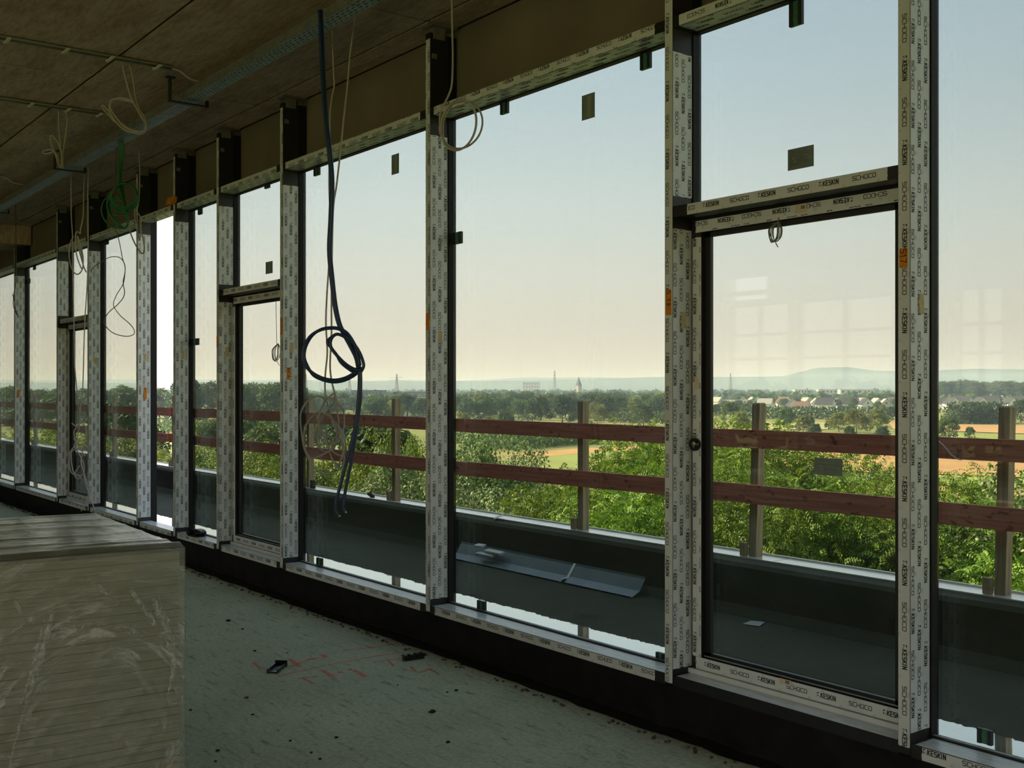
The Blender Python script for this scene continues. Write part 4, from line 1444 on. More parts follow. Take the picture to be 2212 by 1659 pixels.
# film: a loose shell, wrinkled
from mathutils import noise as mnoise
def shell():
    m = MB()
    def nz(p, s, o=0.0):
        return mnoise.noise(Vector((p[0] * s + o, p[1] * s, p[2] * s)))
    NU, NV = 90, 74
    # front face (towards us): b across, z up; then the top, then the sides
    def surf(fn, nu, nv, nrm, amp):
        i0 = len(m.v)
        for j in range(nv + 1):
            for i in range(nu + 1):
                P, edge = fn(i / nu, j / nv)
                q = P.copy()
                w = nz(q, 3.0) * 0.5 + nz(q, 8.0, 4) * 0.12
                # long drawn creases
                s1 = (P.z * 1.0 + P.y * 1.7 + 0.25 * nz(q, 2.5, 9))
                s2 = (P.z * 1.1 - P.y * 1.9 + 0.25 * nz(q, 2.5, 19))
                w += (max(0.0, math.sin(s1 * 20)) ** 8 + max(0.0, math.sin(s2 * 18)) ** 8) * 0.35
                m.v.append(tuple(P + nrm * (amp * edge * (w + 0.25))))
        for j in range(nv):
            for i in range(nu):
                a = i0 + j * (nu + 1) + i
                m.f.append((a, a + 1, a + nu + 2, a + nu + 1))
    def ed(a, b):
        return min(1.0, 6 * min(a, 1 - a)) * min(1.0, 8 * min(b, 1 - b)) * 0.8 + 0.2
    zt = top_z + 0.016
    bulge = lambda u: 0.012 * math.sin(u * math.pi)
    def front(u, v):
        return pc - e1 * 0.004 + e2 * (PWd * u) + Vector((0, 0, 0.1 + (zt - 0.1) * v)), ed(u, v)
    def topf(u, v):
        hump = 0.016 * math.exp(-((v - 0.05) / 0.04) ** 2) * (0.7 + 0.3 * math.sin(u * 9)) + 0.008 * math.exp(-((v - 0.16) / 0.03) ** 2) * max(0, math.sin(u * 5 + 1))
        fold = 0.0035 * max(0, math.sin(v * 34 + 2.0 * mnoise.noise(Vector((u * 2, v * 5, 3))))) ** 3
        return pc + e1 * (PL * v) + e2 * (PWd * u) + Vector((0, 0, zt + hump + fold + bulge(u) * 0.4)), ed(u, v) * 0.6
    def left(u, v):
        return pc + e1 * (PL * u) - e2 * 0.004 + Vector((0, 0, 0.1 + (zt - 0.1) * v)), ed(u, v)
    def back(u, v):
        return pc + e1 * (PL + 0.004) + e2 * (PWd * u) + Vector((0, 0, 0.1 + (zt - 0.1) * v)), ed(u, v)
    def right(u, v):
        return pc + e1 * (PL * u) + e2 * (PWd + 0.004) + Vector((0, 0, 0.1 + (zt - 0.1) * v)), ed(u, v)
    surf(front, 110, 84, -e1, 0.010)
    surf(topf, 70, 90, Vector((0, 0, 1)), 0.0035)
    surf(left, 40, 40, -e2, 0.008)
    surf(back, 30, 30, e1, 0.006)
    surf(right, 30, 30, e2, 0.006)
    return m

# gathered bunches of film on the front, their highlights painted as pale strips
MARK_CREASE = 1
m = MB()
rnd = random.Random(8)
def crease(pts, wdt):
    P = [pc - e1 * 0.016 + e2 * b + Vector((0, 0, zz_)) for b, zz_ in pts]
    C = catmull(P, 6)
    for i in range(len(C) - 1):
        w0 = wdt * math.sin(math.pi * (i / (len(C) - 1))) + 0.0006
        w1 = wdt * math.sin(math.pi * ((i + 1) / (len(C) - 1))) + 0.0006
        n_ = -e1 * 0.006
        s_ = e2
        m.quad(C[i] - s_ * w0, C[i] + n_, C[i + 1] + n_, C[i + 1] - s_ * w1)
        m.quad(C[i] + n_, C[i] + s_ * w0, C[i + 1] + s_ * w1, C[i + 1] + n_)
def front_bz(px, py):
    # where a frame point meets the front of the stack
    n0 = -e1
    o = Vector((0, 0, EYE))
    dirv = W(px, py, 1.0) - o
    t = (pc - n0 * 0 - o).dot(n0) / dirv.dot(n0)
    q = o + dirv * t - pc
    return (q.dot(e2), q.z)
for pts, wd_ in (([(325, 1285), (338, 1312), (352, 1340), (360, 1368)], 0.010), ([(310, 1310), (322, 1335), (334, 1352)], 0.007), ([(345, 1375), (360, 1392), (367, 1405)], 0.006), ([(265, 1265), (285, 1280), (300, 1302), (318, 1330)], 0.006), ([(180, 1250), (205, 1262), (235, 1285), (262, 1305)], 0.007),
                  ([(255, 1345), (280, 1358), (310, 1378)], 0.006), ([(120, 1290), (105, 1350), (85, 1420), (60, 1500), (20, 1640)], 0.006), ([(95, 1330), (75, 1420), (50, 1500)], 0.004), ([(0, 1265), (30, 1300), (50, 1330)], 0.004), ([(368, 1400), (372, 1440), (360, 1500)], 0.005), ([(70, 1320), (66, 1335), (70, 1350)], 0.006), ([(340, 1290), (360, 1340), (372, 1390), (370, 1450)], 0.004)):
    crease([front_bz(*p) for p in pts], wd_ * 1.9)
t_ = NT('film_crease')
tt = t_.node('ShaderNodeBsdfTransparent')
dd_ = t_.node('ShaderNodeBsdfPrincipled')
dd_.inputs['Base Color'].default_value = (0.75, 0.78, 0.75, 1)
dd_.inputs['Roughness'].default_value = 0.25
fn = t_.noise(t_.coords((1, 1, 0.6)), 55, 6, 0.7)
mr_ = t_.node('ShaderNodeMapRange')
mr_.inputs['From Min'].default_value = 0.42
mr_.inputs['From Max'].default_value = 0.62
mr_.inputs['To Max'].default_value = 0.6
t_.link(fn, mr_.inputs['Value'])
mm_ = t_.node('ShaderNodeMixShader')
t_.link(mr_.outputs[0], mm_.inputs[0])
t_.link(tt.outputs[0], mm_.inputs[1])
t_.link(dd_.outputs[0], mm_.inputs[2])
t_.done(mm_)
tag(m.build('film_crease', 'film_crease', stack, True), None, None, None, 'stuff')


# stretch film material: clear, glossy, with drape streaks arching over the front, their highlights painted pale
t = NT('stretch_film')
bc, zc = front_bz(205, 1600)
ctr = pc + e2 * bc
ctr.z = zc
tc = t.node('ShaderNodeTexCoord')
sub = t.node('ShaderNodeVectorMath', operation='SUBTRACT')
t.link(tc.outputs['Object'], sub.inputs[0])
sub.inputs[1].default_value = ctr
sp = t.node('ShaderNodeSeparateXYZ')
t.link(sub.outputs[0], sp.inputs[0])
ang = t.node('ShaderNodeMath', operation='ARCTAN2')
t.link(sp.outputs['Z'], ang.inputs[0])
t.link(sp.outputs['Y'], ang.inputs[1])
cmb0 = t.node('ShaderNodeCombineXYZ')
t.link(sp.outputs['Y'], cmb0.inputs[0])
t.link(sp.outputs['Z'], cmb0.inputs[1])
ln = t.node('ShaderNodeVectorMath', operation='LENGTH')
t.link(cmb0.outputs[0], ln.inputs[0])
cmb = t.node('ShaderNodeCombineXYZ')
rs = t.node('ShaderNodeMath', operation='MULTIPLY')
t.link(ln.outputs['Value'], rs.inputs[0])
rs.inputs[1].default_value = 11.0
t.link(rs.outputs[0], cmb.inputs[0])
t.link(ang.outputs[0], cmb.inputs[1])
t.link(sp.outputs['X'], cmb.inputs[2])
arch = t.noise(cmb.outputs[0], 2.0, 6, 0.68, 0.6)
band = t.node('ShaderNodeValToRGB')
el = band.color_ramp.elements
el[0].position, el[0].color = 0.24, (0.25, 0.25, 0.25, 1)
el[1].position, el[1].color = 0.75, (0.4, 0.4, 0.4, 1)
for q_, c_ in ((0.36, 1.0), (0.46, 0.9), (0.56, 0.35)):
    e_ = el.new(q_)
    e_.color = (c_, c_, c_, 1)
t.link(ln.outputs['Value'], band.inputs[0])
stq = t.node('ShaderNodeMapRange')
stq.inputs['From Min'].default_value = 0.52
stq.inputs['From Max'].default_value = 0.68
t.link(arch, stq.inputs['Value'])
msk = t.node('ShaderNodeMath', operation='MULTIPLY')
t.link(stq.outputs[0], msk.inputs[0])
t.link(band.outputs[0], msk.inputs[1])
# fine parallel draws on the flat top
topn = t.noise(t.coords((1.0, 0.06, 1.0)), 34, 4, 0.6)
hsum = t.node('ShaderNodeMath', operation='ADD')
t.link(arch, hsum.inputs[0])
t.link(topn, hsum.inputs[1])
nb_ = t.bump(hsum.outputs[0], 0.35, 0.02)
tr = t.node('ShaderNodeBsdfTransparent')
tr.inputs['Color'].default_value = (0.94, 0.96, 0.93, 1)
gl = t.node('ShaderNodeBsdfGlossy')
gl.inputs['Roughness'].default_value = 0.2
gl.inputs['Color'].default_value = (1, 1, 0.97, 1)
t.link(nb_, gl.inputs['Normal'])
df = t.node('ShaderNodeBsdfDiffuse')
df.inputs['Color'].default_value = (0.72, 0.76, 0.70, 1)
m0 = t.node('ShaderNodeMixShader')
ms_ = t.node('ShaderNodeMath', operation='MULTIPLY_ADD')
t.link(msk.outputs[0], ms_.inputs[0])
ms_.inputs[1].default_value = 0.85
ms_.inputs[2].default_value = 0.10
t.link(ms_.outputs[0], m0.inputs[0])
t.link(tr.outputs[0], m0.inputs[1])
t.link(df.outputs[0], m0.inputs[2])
lw = t.node('ShaderNodeLayerWeight')
lw.inputs['Blend'].default_value = 0.5
pw = t.node('ShaderNodeMath', operation='POWER')
t.link(lw.outputs['Facing'], pw.inputs[0])
pw.inputs[1].default_value = 3.0
fa = t.node('ShaderNodeMath', operation='MULTIPLY_ADD')
t.link(pw.outputs[0], fa.inputs[0])
fa.inputs[1].default_value = 0.85
fa.inputs[2].default_value = 0.08
m1 = t.node('ShaderNodeMixShader')
t.link(fa.outputs[0], m1.inputs[0])
t.link(m0.outputs[0], m1.inputs[1])
t.link(gl.outputs[0], m1.inputs[2])
t.done(m1)
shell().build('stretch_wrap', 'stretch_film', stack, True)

# ------------------------------------------------------------------ litter on the floor
def fl(px, py, z=0.0):
    return on_z(px, py, z)
def rock(mb, c, r, seed, flat=0.6):
    rnd = random.Random(seed)
    i0 = len(mb.v)
    rings = [(0.0, 0.75), (0.35, 1.0), (0.75, 0.7)]
    n = 7
    for h, k in rings:
        for j in range(n):
            a = 2 * math.pi * j / n + h
            rr = r * k * rnd.uniform(0.75, 1.15)
            mb.v.append((c[0] + rr * math.cos(a), c[1] + rr * math.sin(a), c[2] + h * r * 1.6 * flat))
    mb.v.append((c[0], c[1], c[2] + r * 1.6 * flat))
    mb.f.append(tuple(i0 + j for j in reversed(range(n))))
    for q in range(2):
        for j in range(n):
            a, b = i0 + q * n + j, i0 + q * n + (j + 1) % n
            mb.f.append((a, b, b + n, a + n))
    for j in range(n):
        mb.f.append((i0 + 2 * n + j, i0 + 2 * n + (j + 1) % n, i0 + 3 * n))
def z8b(a, b):
    return 400 + a / 3.26, 1150 + b / 3.26
crumbs = [((305, 625), 0.028, 0, 'flat dark crumb on the floor near the pallet corner'), ((403, 683), 0.016, 0, 'small round dark crumb ahead of the pallet'), ((490, 837), 0.018, 0, 'dark crumb between the pallet and the red chalk'), ((432, 1167), 0.02, 1, 'reddish stone on the bare floor near the pallet'),
          ((1740, 1268), 0.030, 0, 'largest black stone on the open floor'), ((1420, 777), 0.018, 1, 'brown crumb beside the chalk near the membrane'), ((230, 1540), 0.017, 0, 'dark crumb low down by the pallet side'), ((475, 1285), 0.014, 0, 'small dark crumb below the reddish stone'),
          ((1850, 1480), 0.018, 0, 'dark crumb on the floor beyond the largest black stone'), ((1908, 1115), 0.018, 0, 'dark flake on the floor above the largest stone'), ((1846, 1127), 0.012, 0, 'tiny dark grain above the largest stone'), ((1065, 1447), 0.016, 0, 'dark crumb in the middle of the bare floor'),
          ((740, 1470), 0.014, 0, 'greyish crumb in a stained patch of floor'), ((950, 1598), 0.014, 0, 'crumb at the bottom of the bare floor'), ((888, 1552), 0.012, 0, 'tiny grain near the bottom of the bare floor'), ((212, 1615), 0.012, 0, 'grain beside the pallet foot'),
          ((720, 848), 0.010, 0, 'tiny grain left of the bright red chalk stroke'), ((1497, 1077), 0.010, 0, 'tiny grain under the chalk marks'), ((585, 580), 0.010, 0, 'tiny grain near the membrane edge'), ((38, 1253), 0.014, 0, 'crumb right against the pallet side')]
for (a, b), r, col_, lab in crumbs:
    m = MB()
    p = fl(*z8b(a, b))
    rock(m, (0, 0, 0), r * 0.62, int(a), 0.45)
    o = m.build('floor_crumb', 'stone_red' if col_ else 'stone_dark')
    o.location = (p.x, p.y, 0.0)
    tag(o, lab, 'crumb', 'crumbs on the concrete floor')
# black plastic profile offcuts
p = fl(597, 1458)
off = thing('profile_offcut', 'black channel offcut with scuffed inside, at the end of the red chalk', 'offcut', p)
ax = (fl(612, 1436) - fl(584, 1458)).normalized()
ay = Vector((-ax.y, ax.x, 0))
c = fl(598, 1447) + Vector((0, 0, 0.004))
m = MB()
m.obox(c, ax * 0.075, ay * 0.028, (0, 0, 0.003))
m.obox(c + ay * 0.028 + Vector((0, 0, 0.008)), ax * 0.075, ay * 0.003, (0, 0, 0.011))
m.obox(c - ay * 0.028 + Vector((0, 0, 0.008)), ax * 0.075, ay * 0.003, (0, 0, 0.011))
m.obox(c + ax * 0.075 + Vector((0, 0, 0.014)), ax * 0.006, ay * 0.034, (0, 0, 0.018))
m.build('channel', 'black_plastic', off)
m = MB()
for k, (u, v) in enumerate(((-0.02, 0.0), (0.02, 0.006), (0.045, -0.004))):
    m.obox(c + ax * u + ay * v + Vector((0, 0, 0.0035)), ax * 0.012, ay * 0.012, (0, 0, 0.001))
m.build('scuff', 'print_grey', off)
c = fl(893, 1424) + Vector((0, 0, 0.012))
ax = (fl(911, 1421) - fl(877, 1426)).normalized()
ay = Vector((-ax.y, ax.x, 0))
off = thing('profile_offcut', 'notched black plastic block near the far end of the chalk', 'offcut', (c.x, c.y, 0))
m = MB()
m.obox(c, ax * 0.062, ay * 0.018, (0, 0, 0.012))
m.build('bar', 'black_plastic', off)
m = MB()
for u in (-0.055, -0.02, 0.02, 0.055):
    m.obox(c + ax * u + Vector((0, 0, 0.014)), ax * 0.009, ay * 0.022, (0, 0, 0.005))
m.build('notch', 'black_plastic', off)
# yellow leaf scrap
p = fl(*z8b(910, 578))
m = MB()
m.poly([(0.02, 0, 0.002), (0, 0.015, 0.005), (-0.025, 0, 0.002), (0, -0.012, 0.004)])
m.poly([(0.02, 0, 0.003), (0, -0.012, 0.005), (-0.025, 0, 0.003), (0, 0.015, 0.006)])
o = m.build('dry_leaf', 'leaf_yellow')
o.location = (p.x, p.y, 0)
tag(o, 'tiny dry yellow leaf by the membrane edge', 'leaf')
# red chalk marks
floor_o = bpy.data.objects['floor']
strokes = [[(480, 915), (540, 960), (610, 955)], [(735, 890), (805, 945)], [(740, 945), (900, 888), (990, 884)], [(960, 860), (1000, 880)], [(680, 1005), (900, 955), (1120, 912), (1340, 870)], [(1330, 872), (1500, 848), (1640, 825)], [(790, 1027), (870, 1020), (940, 1014)], [(820, 1022), (910, 1065)], [(960, 970), (1050, 1020)], [(1070, 985), (1120, 985)], [(1150, 960), (1200, 975), (1270, 1015)], [(1110, 830), (1300, 812), (1500, 780)], [(1260, 795), (1330, 815)], [(1320, 915), (1540, 880)], [(1430, 900), (1470, 940)], [(1590, 950), (1640, 985), (1720, 965)], [(1720, 960), (1790, 1000)], [(860, 893), (925, 890)]]
for k, st in enumerate(strokes):
    m = MB()
    P = [fl(*z8b(*q), 0.0012) for q in st]
    C = catmull(P, 5)
    bold = k in (1, 3, 8, 10, 17, 9)
    w_ = 0.014 if bold else 0.008
    for i in range(len(C) - 1):
        t = (C[i + 1] - C[i]).normalized()
        n_ = Vector((-t.y, t.x, 0)) * w_
        m.quad(C[i] - n_, C[i + 1] - n_, C[i + 1] + n_, C[i] + n_)
    m.build('chalk_stroke', 'chalk', floor_o)
# dirt crumbs along the membrane foot
m = MB()
rnd = random.Random(44)
for k in range(420):
    x = rnd.uniform(-16, -1.5)
    rock(m, (x, 3.465 + rnd.gauss(0, 0.014), 0.001), rnd.uniform(0.003, 0.013), k, 0.5)
o = m.build('edge_dirt', 'crumb_dirt')
tag(o, 'dirt and grit strewn along the foot of the membrane', 'dirt', None, 'stuff')
# black strap roll on the sill
p = at_y(425, 1157, 3.66)
strap = thing('strap_roll', 'small black plastic roll lying on the sill by the narrow pane', 'roll', (p.x, 3.66, 0.2515))
m = MB()
n = 18
cc = Vector((p.x, 3.655, 0.2515 + 0.03))
v0 = len(m.v)
for yy in (-0.05, 0.05):
    for j in range(n + 1):
        a = math.radians(-60 + 300 * j / n)
        m.v.append((cc.x + 0.085 * math.cos(a), cc.y + yy + 0.01 * math.cos(a), cc.z + 0.026 * math.sin(a)))
for j in range(n):
    m.f.append((v0 + j, v0 + j + 1, v0 + n + 1 + j + 1, v0 + n + 1 + j))
o = m.build('band', 'black_plastic', strap, True)
md = o.modifiers.new('thick', 'SOLIDIFY')
md.thickness = 0.004
m = MB()
m.obox((p.x + 0.02, 3.655, 0.2515 + 0.006), (0.09, 0.01, 0), (-0.005, 0.045, 0), (0, 0, 0.0035))
m.build('band_end', 'black_plastic', strap)

# ------------------------------------------------------------------ landscape
def ground_pt(px, py):
    return on_z(px, py, GROUND)
def gd(px, dist):
    """ground place seen at column px at depth dist"""
    q = W(px, 900, dist)
    return Vector((q.x, q.y, GROUND))

m = MB()
m.box(-14000, 9000, -6000, 14000, GROUND - 5, GROUND)
o = m.build('land_ground', 'meadow')
tag(o, 'wide meadow plain below the building', None, None, 'structure')
fields = [
    ('field_pale', [(1010, 934), (1060, 930), (1430, 944), (1700, 960), (1700, 968), (1430, 958), (1200, 950), (1050, 946)]),
    ('field_pale', [(1290, 905), (1500, 908), (1500, 917), (1300, 913)]),
    ('field_green', [(1150, 990), (1240, 975), (1440, 968), (1700, 990), (1700, 1030), (1440, 1030), (1180, 1035)]),
    ('field_orange', [(1105, 983), (1250, 970), (1420, 963), (1440, 968), (1280, 978), (1150, 990)]),
    ('field_pale', [(1640, 912), (1790, 914), (1800, 928), (1650, 930)]),
    ('field_orange', [(1920, 914), (2300, 922), (2300, 941), (2100, 934), (1930, 928)]),
    ('field_green', [(1920, 930), (2300, 944), (2300, 958), (1920, 945)]),
    ('field_orange', [(1690, 985), (1850, 978), (2300, 1000), (2300, 1038), (2060, 1028), (1850, 1022), (1680, 1010)]),
    ('field_green', [(1840, 1024), (2060, 1030), (2300, 1042), (2300, 1062), (2060, 1052), (1830, 1040)]),
    ('field_orange', [(1830, 1042), (2060, 1054), (2300, 1064), (2300, 1085), (1800, 1075)]),
    ('field_pale', [(560, 946), (760, 944), (870, 935), (870, 950), (700, 962), (540, 962)]),
    ('field_green', [(640, 965), (780, 955), (800, 985), (620, 990)]),
    ('field_orange', [(360, 905), (470, 905), (470, 915), (360, 915)]),
    ('field_pale', [(100, 890), (420, 893), (420, 905), (100, 903)]),
]
for k, (mt, pts) in enumerate(fields):
    m = MB()
    P = [ground_pt(*p) for p in pts]
    top = [(p.x, p.y, GROUND + 0.06 + 0.02 * k) for p in P]
    m.poly(top)
    o = m.build('field_land', mt)
    tag(o, None, None, None, 'structure')

def rot_from(nrm, rng):
    """random tangent frames for an array of normals"""
    r = rng.normal(size=nrm.shape)
    t = np.cross(nrm, r)
    t /= np.linalg.norm(t, axis=1, keepdims=True) + 1e-9
    b = np.cross(nrm, t)
    return t, b

def np_mesh(name, V, Fq, mat):
    me = bpy.data.meshes.new(name)
    nf, k = Fq.shape
    me.vertices.add(len(V))
    me.vertices.foreach_set('co', np.ascontiguousarray(V, dtype=np.float32).ravel())
    me.loops.add(nf * k)
    me.loops.foreach_set('vertex_index', np.ascontiguousarray(Fq, dtype=np.int32).ravel())
    me.polygons.add(nf)
    me.polygons.foreach_set('loop_start', np.arange(0, nf * k, k, dtype=np.int32))
    me.materials.append(MATS[mat])
    me.update(calc_edges=True)
    me.validate()
    return me

def leaves(centers, dirs, L, Wd, rng, nrm=None):
    """diamond leaves at centers along dirs, facing nrm"""
    n = len(centers)
    d = dirs / (np.linalg.norm(dirs, axis=1, keepdims=True) + 1e-9)
    if nrm is not None:
        nn = nrm / (np.linalg.norm(nrm, axis=1, keepdims=True) + 1e-9)
        d = d - nn * (d * nn).sum(1, keepdims=True) * 0.85
        d /= np.linalg.norm(d, axis=1, keepdims=True) + 1e-9
        s = np.cross(nn, d)
    else:
        s = np.cross(d, rng.normal(size=(n, 3)))
    s /= np.linalg.norm(s, axis=1, keepdims=True) + 1e-9
    L = L * rng.uniform(0.7, 1.25, (n, 1))
    w = Wd * rng.uniform(0.7, 1.25, (n, 1))
    a = centers
    c = centers + d * L
    mid = centers + d * L * 0.5
    V = np.stack([a, mid + s * w / 2, c, mid - s * w / 2], 1).reshape(-1, 3)
    Fq = np.arange(n * 4).reshape(n, 4)
    return V, Fq

def crown_points(rng, nclump, R, H, z0, per, cr):
    """clumps of points on a dome-shaped crown"""
    th = rng.uniform(0, 2 * math.pi, nclump)
    zz = rng.uniform(0.0, 1.0, nclump) ** 0.5
    rad = R * np.clip(1 - (zz * 0.93) ** 3, 0.02, 1) * rng.uniform(0.5, 1.0, nclump) ** 0.6
    C = np.stack([rad * np.cos(th), rad * np.sin(th), z0 + zz * H], 1)
    C += rng.normal(size=C.shape) * 0.12 * R
    P = np.repeat(C, per, 0)
    off = rng.normal(size=P.shape)
    off /= np.linalg.norm(off, axis=1, keepdims=True)
    r = cr * rng.uniform(0.35, 1.0, (len(P), 1)) ** 0.5 * np.repeat(rng.uniform(0.65, 1.25, (nclump, 1)), per, 0)
    off[:, 2] *= 0.7
    return P + off * r, off, C

def limbs(rng, height, z0, C, r0, k=14):
    m = MB()
    top = Vector((0, 0, height * 0.9))
    base = [Vector((0, 0, 0)), Vector((0.1, 0.05, z0 * 0.5)), Vector((0.0, 0.1, z0)), Vector((0.15, 0, z0 + (height - z0) * 0.6))]
    m.tube(catmull(base, 4), r0, 7, r1=r0 * 0.35)
    idx = rng.choice(len(C), min(k, len(C)), replace=False)
    for i in idx:
        e = Vector(C[i])
        s = Vector((0, 0, z0 * rng.uniform(0.75, 1.0) + (e.z - z0) * rng.uniform(0.1, 0.5)))
        md = (s + e) / 2 + Vector((rng.normal() * 0.2, rng.normal() * 0.2, -0.15))
        m.tube(catmull([s, md, e], 3), r0 * 0.30, 5, r1=r0 * 0.06)
    return m

def tree_acacia(seed):
    rng = np.random.default_rng(seed)
    H, z0 = 11.0, 5.6
    P, off, C = crown_points(rng, 230, 3.0, 5.0, z0, 42, 0.40)
    n = len(P)
    # pinnate fronds: leaflets in pairs along a drooping stalk
    az = rng.uniform(0, 2 * math.pi, n)
    d = off * 0.8 + np.stack([np.cos(az), np.sin(az), np.zeros(n)], 1) * 0.6
    d[:, 2] += 0.15
    d /= np.linalg.norm(d, axis=1, keepdims=True)
    nn = off + np.array([0, 0, 0.7]) + rng.normal(size=off.shape) * 0.3
    s = np.cross(d, nn)
    s /= np.linalg.norm(s, axis=1, keepdims=True) + 1e-9
    fl_ = rng.uniform(0.16, 0.30, (n, 1))
    Vs, k = [], 5
    for j in range(k):
        t = (j + 0.6) / k
        c = P + d * fl_ * t + np.array([0, 0, -1.0]) * (fl_ * 0.45 * t * t)
        for sg in (-1, 1):
            ld = s * sg + d * 0.35 + np.array([0, 0, -0.25])
            ld /= np.linalg.norm(ld, axis=1, keepdims=True)
            L = 0.062 * (1.1 - 0.4 * t)
            w = d * 0.015
            Vs.append(np.stack([c, c + ld * L * 0.5 + w, c + ld * L, c + ld * L * 0.5 - w], 1))
    V = np.concatenate([v.reshape(-1, 3) for v in Vs])
    Fq = np.arange(len(V)).reshape(-1, 4)
    return np_mesh('acacia_crown', V, Fq, 'leaf_acacia'), limbs(rng, H, z0, C, 0.13, 18).mesh('acacia_trunk', 'bark', True), H - 0.15

def tree_birch(seed, mat='leaf_birch', R=2.5, H=10.0, z0=4.5, ncl=170, per=95, ls=0.062):
    rng = np.random.default_rng(seed)
    P, off, C = crown_points(rng, ncl, R, H - z0 - 0.4, z0, per, 0.37)
    d = off * 0.6 + rng.normal(size=P.shape) * 0.6 + np.array([0, 0, -0.35])
    V, Fq = leaves(P, d, ls, ls * 0.72, rng, off + np.array([0, 0, 0.5]) + rng.normal(size=P.shape) * 0.35)
    return np_mesh('leafy_crown', V, Fq, mat), limbs(rng, H, z0, C, 0.11, 22).mesh('pale_trunk', 'bark_pale' if mat == 'leaf_birch' else 'bark', True), H

PROTO = {'acacia': [tree_acacia(s) for s in (1, 2, 3)], 'birch': [tree_birch(s, ncl=230, per=170, ls=0.068) for s in (11, 12)], 'bush': [tree_birch(s, 'leaf_bush', 2.9, 10.0, 4.0, 220, 150, 0.078) for s in (21, 22)]}
NEAR = [  # column, depth, row of the top, kind, width factor, label
    (1405, 19, 968, 'acacia', 0.72, 'feathery tree rising highest between the rails left of the near door'),
    (1335, 18, 1012, 'acacia', 0.62, 'feathery tree just right of the fourth guard post'),
    (1480, 16.5, 1000, 'acacia', 0.7, 'feathery tree behind the post beside the near door'),
    (1560, 18, 962, 'acacia', 0.7, 'feathery tree rising behind the third guard post'),
    (1650, 18, 968, 'acacia', 0.7, 'feathery tree just right of the third guard post'),
    (1605, 14.5, 1065, 'acacia', 0.7, 'low feathery tree at the foot of the third guard post'),
    (1760, 19, 1022, 'birch', 0.5, 'slim pale tree before the orange field'),
    (1715, 15.5, 1060, 'acacia', 0.75, 'lower feathery tree in the middle of the near door'),
    (1820, 16.5, 1068, 'acacia', 0.72, 'feathery tree under the open field in the near door'),
    (1905, 18, 1028, 'acacia', 0.66, 'feathery tree left behind the S 17 post'),
    (1960, 15, 1075, 'acacia', 0.7, 'low feathery tree behind the S 17 post'),
    (2050, 16, 1062, 'acacia', 0.5, 'slim feathery tree right of the S 17 post'),
    (2100, 14.5, 1105, 'acacia', 0.75, 'low feathery tree left of the last guard post'),
    (2140, 17, 1088, 'acacia', 0.5, 'feathery tree behind the last guard post'),
    (2225, 14, 1060, 'birch', 0.7, 'leafy tree at the edge beyond the last guard post'),
    (1045, 20, 945, 'birch', 0.58, 'pale leafy tree with silvery twigs behind the widest pane'),
    (1115, 21, 985, 'birch', 0.5, 'lower pale leafy tree beside the silvery one'),
    (1180, 22, 1035, 'bush', 0.5, 'dark green tree left of the fourth guard post'),
    (985, 21, 1030, 'birch', 0.6, 'pale leafy tree close to the looped cable post'),
    (900, 25, 950, 'bush', 0.42, 'yellow-green tree right of the second guard post'),
    (800, 26, 962, 'bush', 0.45, 'yellow-green tree beside the blue cable tails'),
    (855, 24, 985, 'birch', 0.55, 'leafy bush behind the second guard post'),
    (740, 24, 1015, 'bush', 0.7, 'bright bush seen through the grey coil'),
    (675, 26, 1005, 'bush', 0.7, 'bright bush beside the blue loop post'),
    (1225, 17, 1085, 'bush', 0.7, 'dense bush above the coping left of the fourth post'),
    (1290, 16, 1070, 'acacia', 0.75, 'feathery bush behind the fourth guard post'),
    (1390, 15, 1075, 'acacia', 0.75, 'low feathery bush in the corner of the widest pane'),
    (1110, 17.5, 1075, 'birch', 0.75, 'dense pale bush low in the widest pane'),
    (1020, 18, 1070, 'birch', 0.7, 'dense pale bush near the looped cable post'),
    (850, 20, 1060, 'birch', 0.8, 'dense bush at the foot of the second guard post'),
    (2330, 13.5, 1075, 'acacia', 0.75, 'feathery tree past the picture edge, first of three'),
    (2460, 13, 1060, 'acacia', 0.8, 'feathery tree past the picture edge, second of three'),
    (2620, 12.5, 1050, 'birch', 0.8, 'pale leafy tree past the picture edge'),
    (2820, 12, 1070, 'acacia', 0.8, 'feathery tree past the picture edge, third of three'),
    (590, 30, 985, 'bush', 0.75, 'bright bush in the second door pane'),
    (530, 32, 970, 'bush', 0.8, 'bright bush beside the second door stile'),
    (470, 36, 975, 'bush', 0.9, 'bright bush in the narrow pane'),
    (425, 39, 985, 'birch', 0.9, 'hazy bush in the narrow pane edge'),
    (360, 42, 965, 'bush', 1.0, 'sunlit bush beyond the unglazed bay'),
    (300, 46, 950, 'birch', 1.0, 'hazy bush beyond the pale post'),
    (240, 50, 945, 'bush', 1.1, 'hazy bush behind the wire loop pane'),
    (165, 55, 935, 'bush', 1.1, 'hazy bush behind the knotted cables'),
    (90, 58, 925, 'bush', 1.1, 'hazy bush in the far pane'),
    (15, 62, 930, 'bush', 1.1, 'hazy bush at the far left pane'),
]
for k, (px, d, py, kind, wf, lab) in enumerate(NEAR):
    pr = PROTO[kind][k % len(PROTO[kind])]
    b = gd(px, d)
    top = EYE + (HZ - py) * d / F
    sc_ = (top - GROUND) / pr[2]
    t = thing({'acacia': 'acacia_tree', 'birch': 'birch_tree', 'bush': 'leafy_tree'}[kind], lab, 'tree', b, 'trees below the terrace')
    t.rotation_euler = (0, 0, k * 1.37)
    t.scale = (sc_ * wf * 1.1, sc_ * wf * 1.1, sc_)
    for nm, me in (('crown', pr[0]), ('trunk', pr[1])):
        c = bpy.data.objects.new(nm, me)
        COL.objects.link(c)
        c.parent = t

